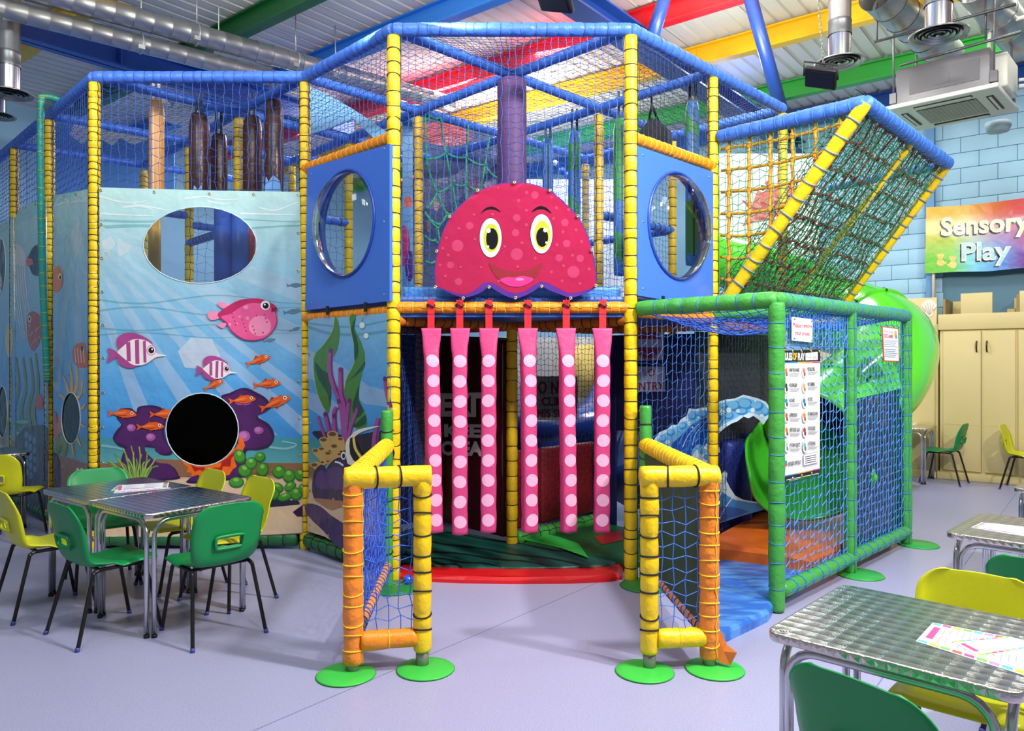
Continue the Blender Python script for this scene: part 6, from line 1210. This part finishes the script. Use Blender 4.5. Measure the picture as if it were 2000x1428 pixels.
# ---------------------------------------------------------------- tables
def swirl():
    m = mat((206, 208, 208), .2, 1, key='swirl_steel'); nt = m.node_tree; b = nt.nodes['Principled BSDF']; b.inputs['Anisotropic'].default_value = .4
    tc = nt.nodes.new('ShaderNodeTexCoord'); mp = nt.nodes.new('ShaderNodeMapping'); mp.inputs['Scale'].default_value = (19, 19, 19); nt.links.new(tc.outputs['Object'], mp.inputs[0])
    fr = nt.nodes.new('ShaderNodeVectorMath'); fr.operation = 'FRACTION'; nt.links.new(mp.outputs[0], fr.inputs[0])
    sb = nt.nodes.new('ShaderNodeVectorMath'); sb.operation = 'SUBTRACT'; sb.inputs[1].default_value = (0, .5, 0); nt.links.new(fr.outputs[0], sb.inputs[0])
    ml = nt.nodes.new('ShaderNodeVectorMath'); ml.operation = 'MULTIPLY'; ml.inputs[1].default_value = (1, 1, 0); nt.links.new(sb.outputs[0], ml.inputs[0])
    ln = nt.nodes.new('ShaderNodeVectorMath'); ln.operation = 'LENGTH'; nt.links.new(ml.outputs[0], ln.inputs[0])
    nz = nt.nodes.new('ShaderNodeTexNoise'); nz.inputs['Scale'].default_value = 60; nt.links.new(tc.outputs['Object'], nz.inputs['Vector'])
    wv = nt.nodes.new('ShaderNodeMath'); wv.operation = 'MULTIPLY'; wv.inputs[1].default_value = 40; nt.links.new(ln.outputs['Value'], wv.inputs[0])
    sn = nt.nodes.new('ShaderNodeMath'); sn.operation = 'SINE'; nt.links.new(wv.outputs[0], sn.inputs[0])
    s2 = nt.nodes.new('ShaderNodeMath'); s2.operation = 'MULTIPLY'; s2.inputs[1].default_value = .06; nt.links.new(sn.outputs[0], s2.inputs[0])
    ad = nt.nodes.new('ShaderNodeMath'); nt.links.new(ln.outputs['Value'], ad.inputs[0]); nt.links.new(s2.outputs[0], ad.inputs[1])
    a2 = nt.nodes.new('ShaderNodeMath'); nt.links.new(ad.outputs[0], a2.inputs[0]); n2 = nt.nodes.new('ShaderNodeMath'); n2.operation = 'MULTIPLY'; n2.inputs[1].default_value = .25; nt.links.new(nz.outputs[0], n2.inputs[0]); nt.links.new(n2.outputs[0], a2.inputs[1])
    bp = nt.nodes.new('ShaderNodeBump'); bp.inputs['Strength'].default_value = .35; bp.inputs['Distance'].default_value = .008; nt.links.new(a2.outputs[0], bp.inputs['Height']); nt.links.new(bp.outputs[0], b.inputs['Normal'])
    rp = nt.nodes.new('ShaderNodeValToRGB'); rp.color_ramp.elements[0].color = lin((156, 158, 160)); rp.color_ramp.elements[1].color = lin((226, 226, 224)); rp.color_ramp.elements[0].position = .15; rp.color_ramp.elements[1].position = .95; nt.links.new(ln.outputs['Value'], rp.inputs[0]); nt.links.new(rp.outputs[0], b.inputs['Base Color'])
    return m
def make_table():
    root = bpy.data.objects.new('cafe_table', None); COL.objects.link(root); root['category'] = 'table'; root.empty_display_size = .1; S = .35; rc = .045; H_ = .725
    out = []
    for cx, cy, a0 in ((S - rc, S - rc, 0), (-S + rc, S - rc, 90), (-S + rc, -S + rc, 180), (S - rc, -S + rc, 270)):
        for k in range(7): a = R(a0 + 15 * k); out.append((cx + rc * math.cos(a), cy + rc * math.sin(a)))
    n = len(out); rings = [(1.0, H_ - .03), (1.003, H_ - .026), (1.003, H_ - .006), (.998, H_ - .001), (.985, H_)]; vs = []; fs = []
    for s_, z in rings: vs += [(x * s_, y * s_, z) for x, y in out]
    for i in range(len(rings) - 1):
        for j in range(n): fs.append((i * n + j, i * n + (j + 1) % n, (i + 1) * n + (j + 1) % n, (i + 1) * n + j))
    fs.append(tuple(range(n))[::-1]); fs.append(tuple((len(rings) - 1) * n + j for j in range(n))); mb = MB(); mb.add(vs[:], fs[:-1], 1, True); mb.add([vs[(len(rings) - 1) * n + j] for j in range(n)], [tuple(range(n))], 0, False)
    edge = mat((214, 206, 200), .25, 1, bump=.006, bscale=34); mb.build('table_top', [swirl(), edge], root)
    # scalloped bright facets of the rolled rim
    mb = MB()
    for sx, sy, dx, dy in ((1, 0, 0, 1), (-1, 0, 0, 1), (0, 1, 1, 0), (0, -1, 1, 0)):
        for k in range(-8, 9):
            c = V((sx * S * 1.004 + dx * k * .036, sy * S * 1.004 + dy * k * .036, H_ - .016)); tv = V((dx, dy, 0)); nv = V((sx, sy, 0))
            mb.add([c - tv * .015 + UP * .009, c + tv * .015 + UP * .009, c + tv * .012 - UP * .01 + nv * .0, c + tv * .002 + nv * .0022, c - tv * .014 - UP * .01], [(0, 1, 3), (1, 2, 3), (2, 4, 3), (4, 0, 3)], 0, False)
    mb.build('rim_scallops', mat((222, 212, 204), .18, 1), root, kind='stuff')
    for sx, sy, dx, dy in ((1, 0, 0, 1), (-1, 0, 0, 1), (0, 1, 1, 0), (0, -1, 1, 0)):
        mb = MB(); o_ = V((sx, sy, 0)) * (S - .035); t = V((dx, dy, 0)); L = S - .065; z = H_ - .05; pts = [o_ - t * L + UP * .01, o_ - t * L + UP * (z - .09)]
        for k in range(1, 6): a = R(18 * k); pts.append(o_ - t * (L - .09 * (1 - math.cos(a))) + UP * (z - .09 + .09 * math.sin(a)))
        for k in range(5, 0, -1): a = R(18 * k); pts.append(o_ + t * (L - .09 * (1 - math.cos(a))) + UP * (z - .09 + .09 * math.sin(a)))
        pts += [o_ + t * L + UP * (z - .09), o_ + t * L + UP * .01]; tube(mb, pts, .0145, 10); lf = mb.build('leg_hoop', CHROME, root)
        mb = MB()
        for q in (-1, 1): tube(mb, [o_ + t * (q * L), o_ + t * (q * L) + UP * .018], .0165, 10)
        mb.build('foot_cap', BLACK, lf)
    return root
TAB = None
def table(c, ang, label, group=None):
    global TAB
    o = TAB
    if o is None: o = TAB = make_table()
    else: o = copy_tree(o)
    o.location = (c[0], c[1], 0); o.rotation_euler = (0, 0, ang); o['label'] = label
    if group: o['group'] = group
    return o
def leaflet(label, quad, z, seed=0, flip=False):
    """printed card given by its four corners on a table top"""
    q = [PZ(x, y, z) for x, y in quad]; c = sum(q, V((0, 0, 0))) / 4; root = thing('leaflet', label, 'leaflet', c); mb = MB(); mb.add(q + [p - UP * .0015 for p in q], [(0, 1, 2, 3), (7, 6, 5, 4), (0, 4, 5, 1), (1, 5, 6, 2), (2, 6, 7, 3), (3, 7, 4, 0)], 0, False)
    if (q[1] - q[0]).cross(q[2] - q[0]).z < 0: mb.f = [f[::-1] for f in mb.f]
    mb.build('card', mat((240, 244, 250), .4), root); mb = MB(); ms = [mat(c_, .4) for c_ in ((90, 180, 236), (236, 72, 140), (244, 200, 60), (120, 196, 90), (150, 154, 176), (176, 140, 214), (236, 90, 80))]
    def P_(u, v, h): return (q[0] * (1 - u) + q[1] * u) * (1 - v) + (q[3] * (1 - u) + q[2] * u) * v + UP * h
    def rect(u0, u1, v0, v1, m, h=.0006):
        f = (0, 1, 2, 3) if (q[1] - q[0]).cross(q[2] - q[0]).z > 0 else (3, 2, 1, 0); mb.add([P_(u0, v0, h), P_(u1, v0, h), P_(u1, v1, h), P_(u0, v1, h)], [f], m, False)
    for k in range(9):
        rect(k * .11 + .01, k * .11 + .1, .02, .1, (k + seed) % 7 if (k + seed) % 7 != 4 else 0); rect(k * .11 + .01, k * .11 + .1, .9, .98, (k * 2 + seed) % 7 if (k * 2 + seed) % 7 != 4 else 3)
    rect(.05, .12, .2, .75, 1, .0008)
    for k in range(12):
        for v0, v1 in ((.17, .45), (.55, .84)): rect(.17 + k * .065, .18 + k * .065, v0, v1 - .06 * (k % 3), 4)
    mb.build('print', ms, root); return root
# left pair of tables
d1 = V((math.cos(R(53)), math.sin(R(53)))); d2 = V((-math.sin(R(53)), math.cos(R(53))))
FC = V((-2.08, 4.28)); cA = FC + d1 * .35 + d2 * .35; cB = cA + d2 * .715
gt = 'pair of steel cafe tables pushed together at left'
table(cA, R(53), 'square swirl steel table, the nearer one of the left pair', gt); table(cB, R(53), 'square swirl steel table with leaflets, the farther one of the left pair', gt)
leaflet('white and pink leaflet lying open on the far left steel table', [(217, 958), (230, 948), (330, 942), (328, 952)], .7275, 1); leaflet('folded leaflet sticking out under the other on the far left table', [(232, 947), (290, 944), (332, 955), (250, 963)][0:1] + [(296, 947), (334, 953), (222, 963)], .7268, 3)
# right foreground tables
e1_, e2_ = V((math.cos(R(47)), math.sin(R(47)))), V((math.sin(R(47)), -math.cos(R(47)))); L0 = V((.822, 2.445)); cR = L0 + e1_ * .35 + e2_ * .35
table(cR, R(47), 'swirl steel cafe table in the right foreground with leaflets and a number badge')
L1 = V((2.215, 3.85)); e1b, e2b = V((math.cos(R(45)), math.sin(R(45)))), V((math.sin(R(45)), -math.cos(R(45)))); cS = L1 + e1b * .35 + e2b * .35; table(cS, R(45), 'swirl steel table in the middle at the right edge with one leaflet')
cU = V((3.46, 5.2)) + e1b * .35 + e2b * .35; table(cU, R(45), 'steel table barely showing at the right picture edge')
cW = V((5.28, 10.17)); table(cW, math.atan2(.623, -.782), 'steel cafe table in front of the cream cupboard behind the cage')
cV = V((-5.1, 7.2)); table(cV, R(45), 'steel cafe table cut by the left picture edge')
leaflet('long white leaflet with coloured border, underneath on the foreground table', [(1822, 1216), (2010, 1252), (2010, 1322), (1789, 1252)], .7268, 0); leaflet('leaflet with pink heading lying on top at the foreground table', [(1858, 1252), (1972, 1243), (2030, 1262), (1913, 1282)], .7292, 2); leaflet('white leaflet with blue border on the middle right table', [(1897, 1030), (1918, 1020), (2010, 1030), (2010, 1048)], .7268, 0)
leaflet('small white paper on the table in front of the cream cupboard', [(1778, 826), (1790, 822), (1800, 826), (1782, 831)], .7268, 5)
for lab, x, y in (('small black oval badge numbered 15 on the foreground table', 1530, 1233), ('small black oval number badge on the middle right table', 1873, 1045)):
    c = PZ(x, y, .7262); root = thing('table_badge', lab, 'badge', c); mb = MB(); s_ = .013
    lathe(mb, [(s_ * 1.25, 0), (s_ * 1.25, .0006)], c, UP, 24, 1, False); lathe(mb, [(s_, .0006), (s_, .001)], c, UP, 24, 0, False); mb.build('disc', [BLACK, WHITE], root)
    if x < 1600:
        cu = bpy.data.curves.new('t', 'FONT'); cu.body = '15'; cu.size = .019; cu.offset = .0004; cu.align_x = 'CENTER'; ob = bpy.data.objects.new('t', cu); COL.objects.link(ob); dg = bpy.context.evaluated_depsgraph_get(); dg.update(); me = bpy.data.meshes.new_from_object(ob.evaluated_get(dg)); bpy.data.objects.remove(ob)
        tx_ = bpy.data.objects.new('digits', me); COL.objects.link(tx_); me.materials.clear(); me.materials.append(WHITE); tx_.parent = root; tx_.location = V((0, 0, .0014)) + V((.0, -.006, 0)); tx_.rotation_euler = (0, 0, R(0))
# chairs around the left tables
mid = (cA + cB) / 2
def cp(c, u, v): return c + d1 * u + d2 * v
chair('g', (-1.78, 4.46), (-.707, .707), 'green chair seen from behind at the near right side of the left tables')
chair('g', (-2.40, 4.47), (.62, .785), 'green chair in side view with its back to the near left of the left tables')
chair('y', (-3.01, 4.89), (.67, .74), 'yellow chair at the far left front, back towards the picture edge')
chair('y', (-1.92, 5.04), (-.68, -.72), 'yellow chair behind the green one, right of the left tables')
chair('y', (-2.39, 5.40), (-.68, -.72), 'yellow chair at the back of the left tables in front of the banner')
chair('g', (-2.95, 5.44), (.6, -.8), 'green chair behind the far left table, facing the camera')
chair('y', (-4.5, 6.75), (-.1, 1), 'yellow chair back cut by the left picture edge')
# right side chairs
chair('g', (1.09, 2.07), (.82, .57), 'green chair in the right foreground below the steel table')
chair('y', (1.6, 2.66), (-.65, -.76), 'yellow chair on the far side of the foreground table')
chair('g', (2.35, 3.2), (.82, .57), 'green chair at the right edge beside the middle table')
chair('g', (5.65, 9.88), (-.72, .69), 'green chair beside the table in front of the cream cupboard')
chair('y', (6.41, 9.36), (.72, -.69), 'yellow chair at the far right in front of the cream cupboard')
chair('y', (4.8, 9.6), (.6, .8), 'yellow chair half hidden behind the cage by the cupboard table')
chair('r', (4.72, 10.3), (.8, -.6), 'dark red chair tucked behind the cage beside the cupboard table')
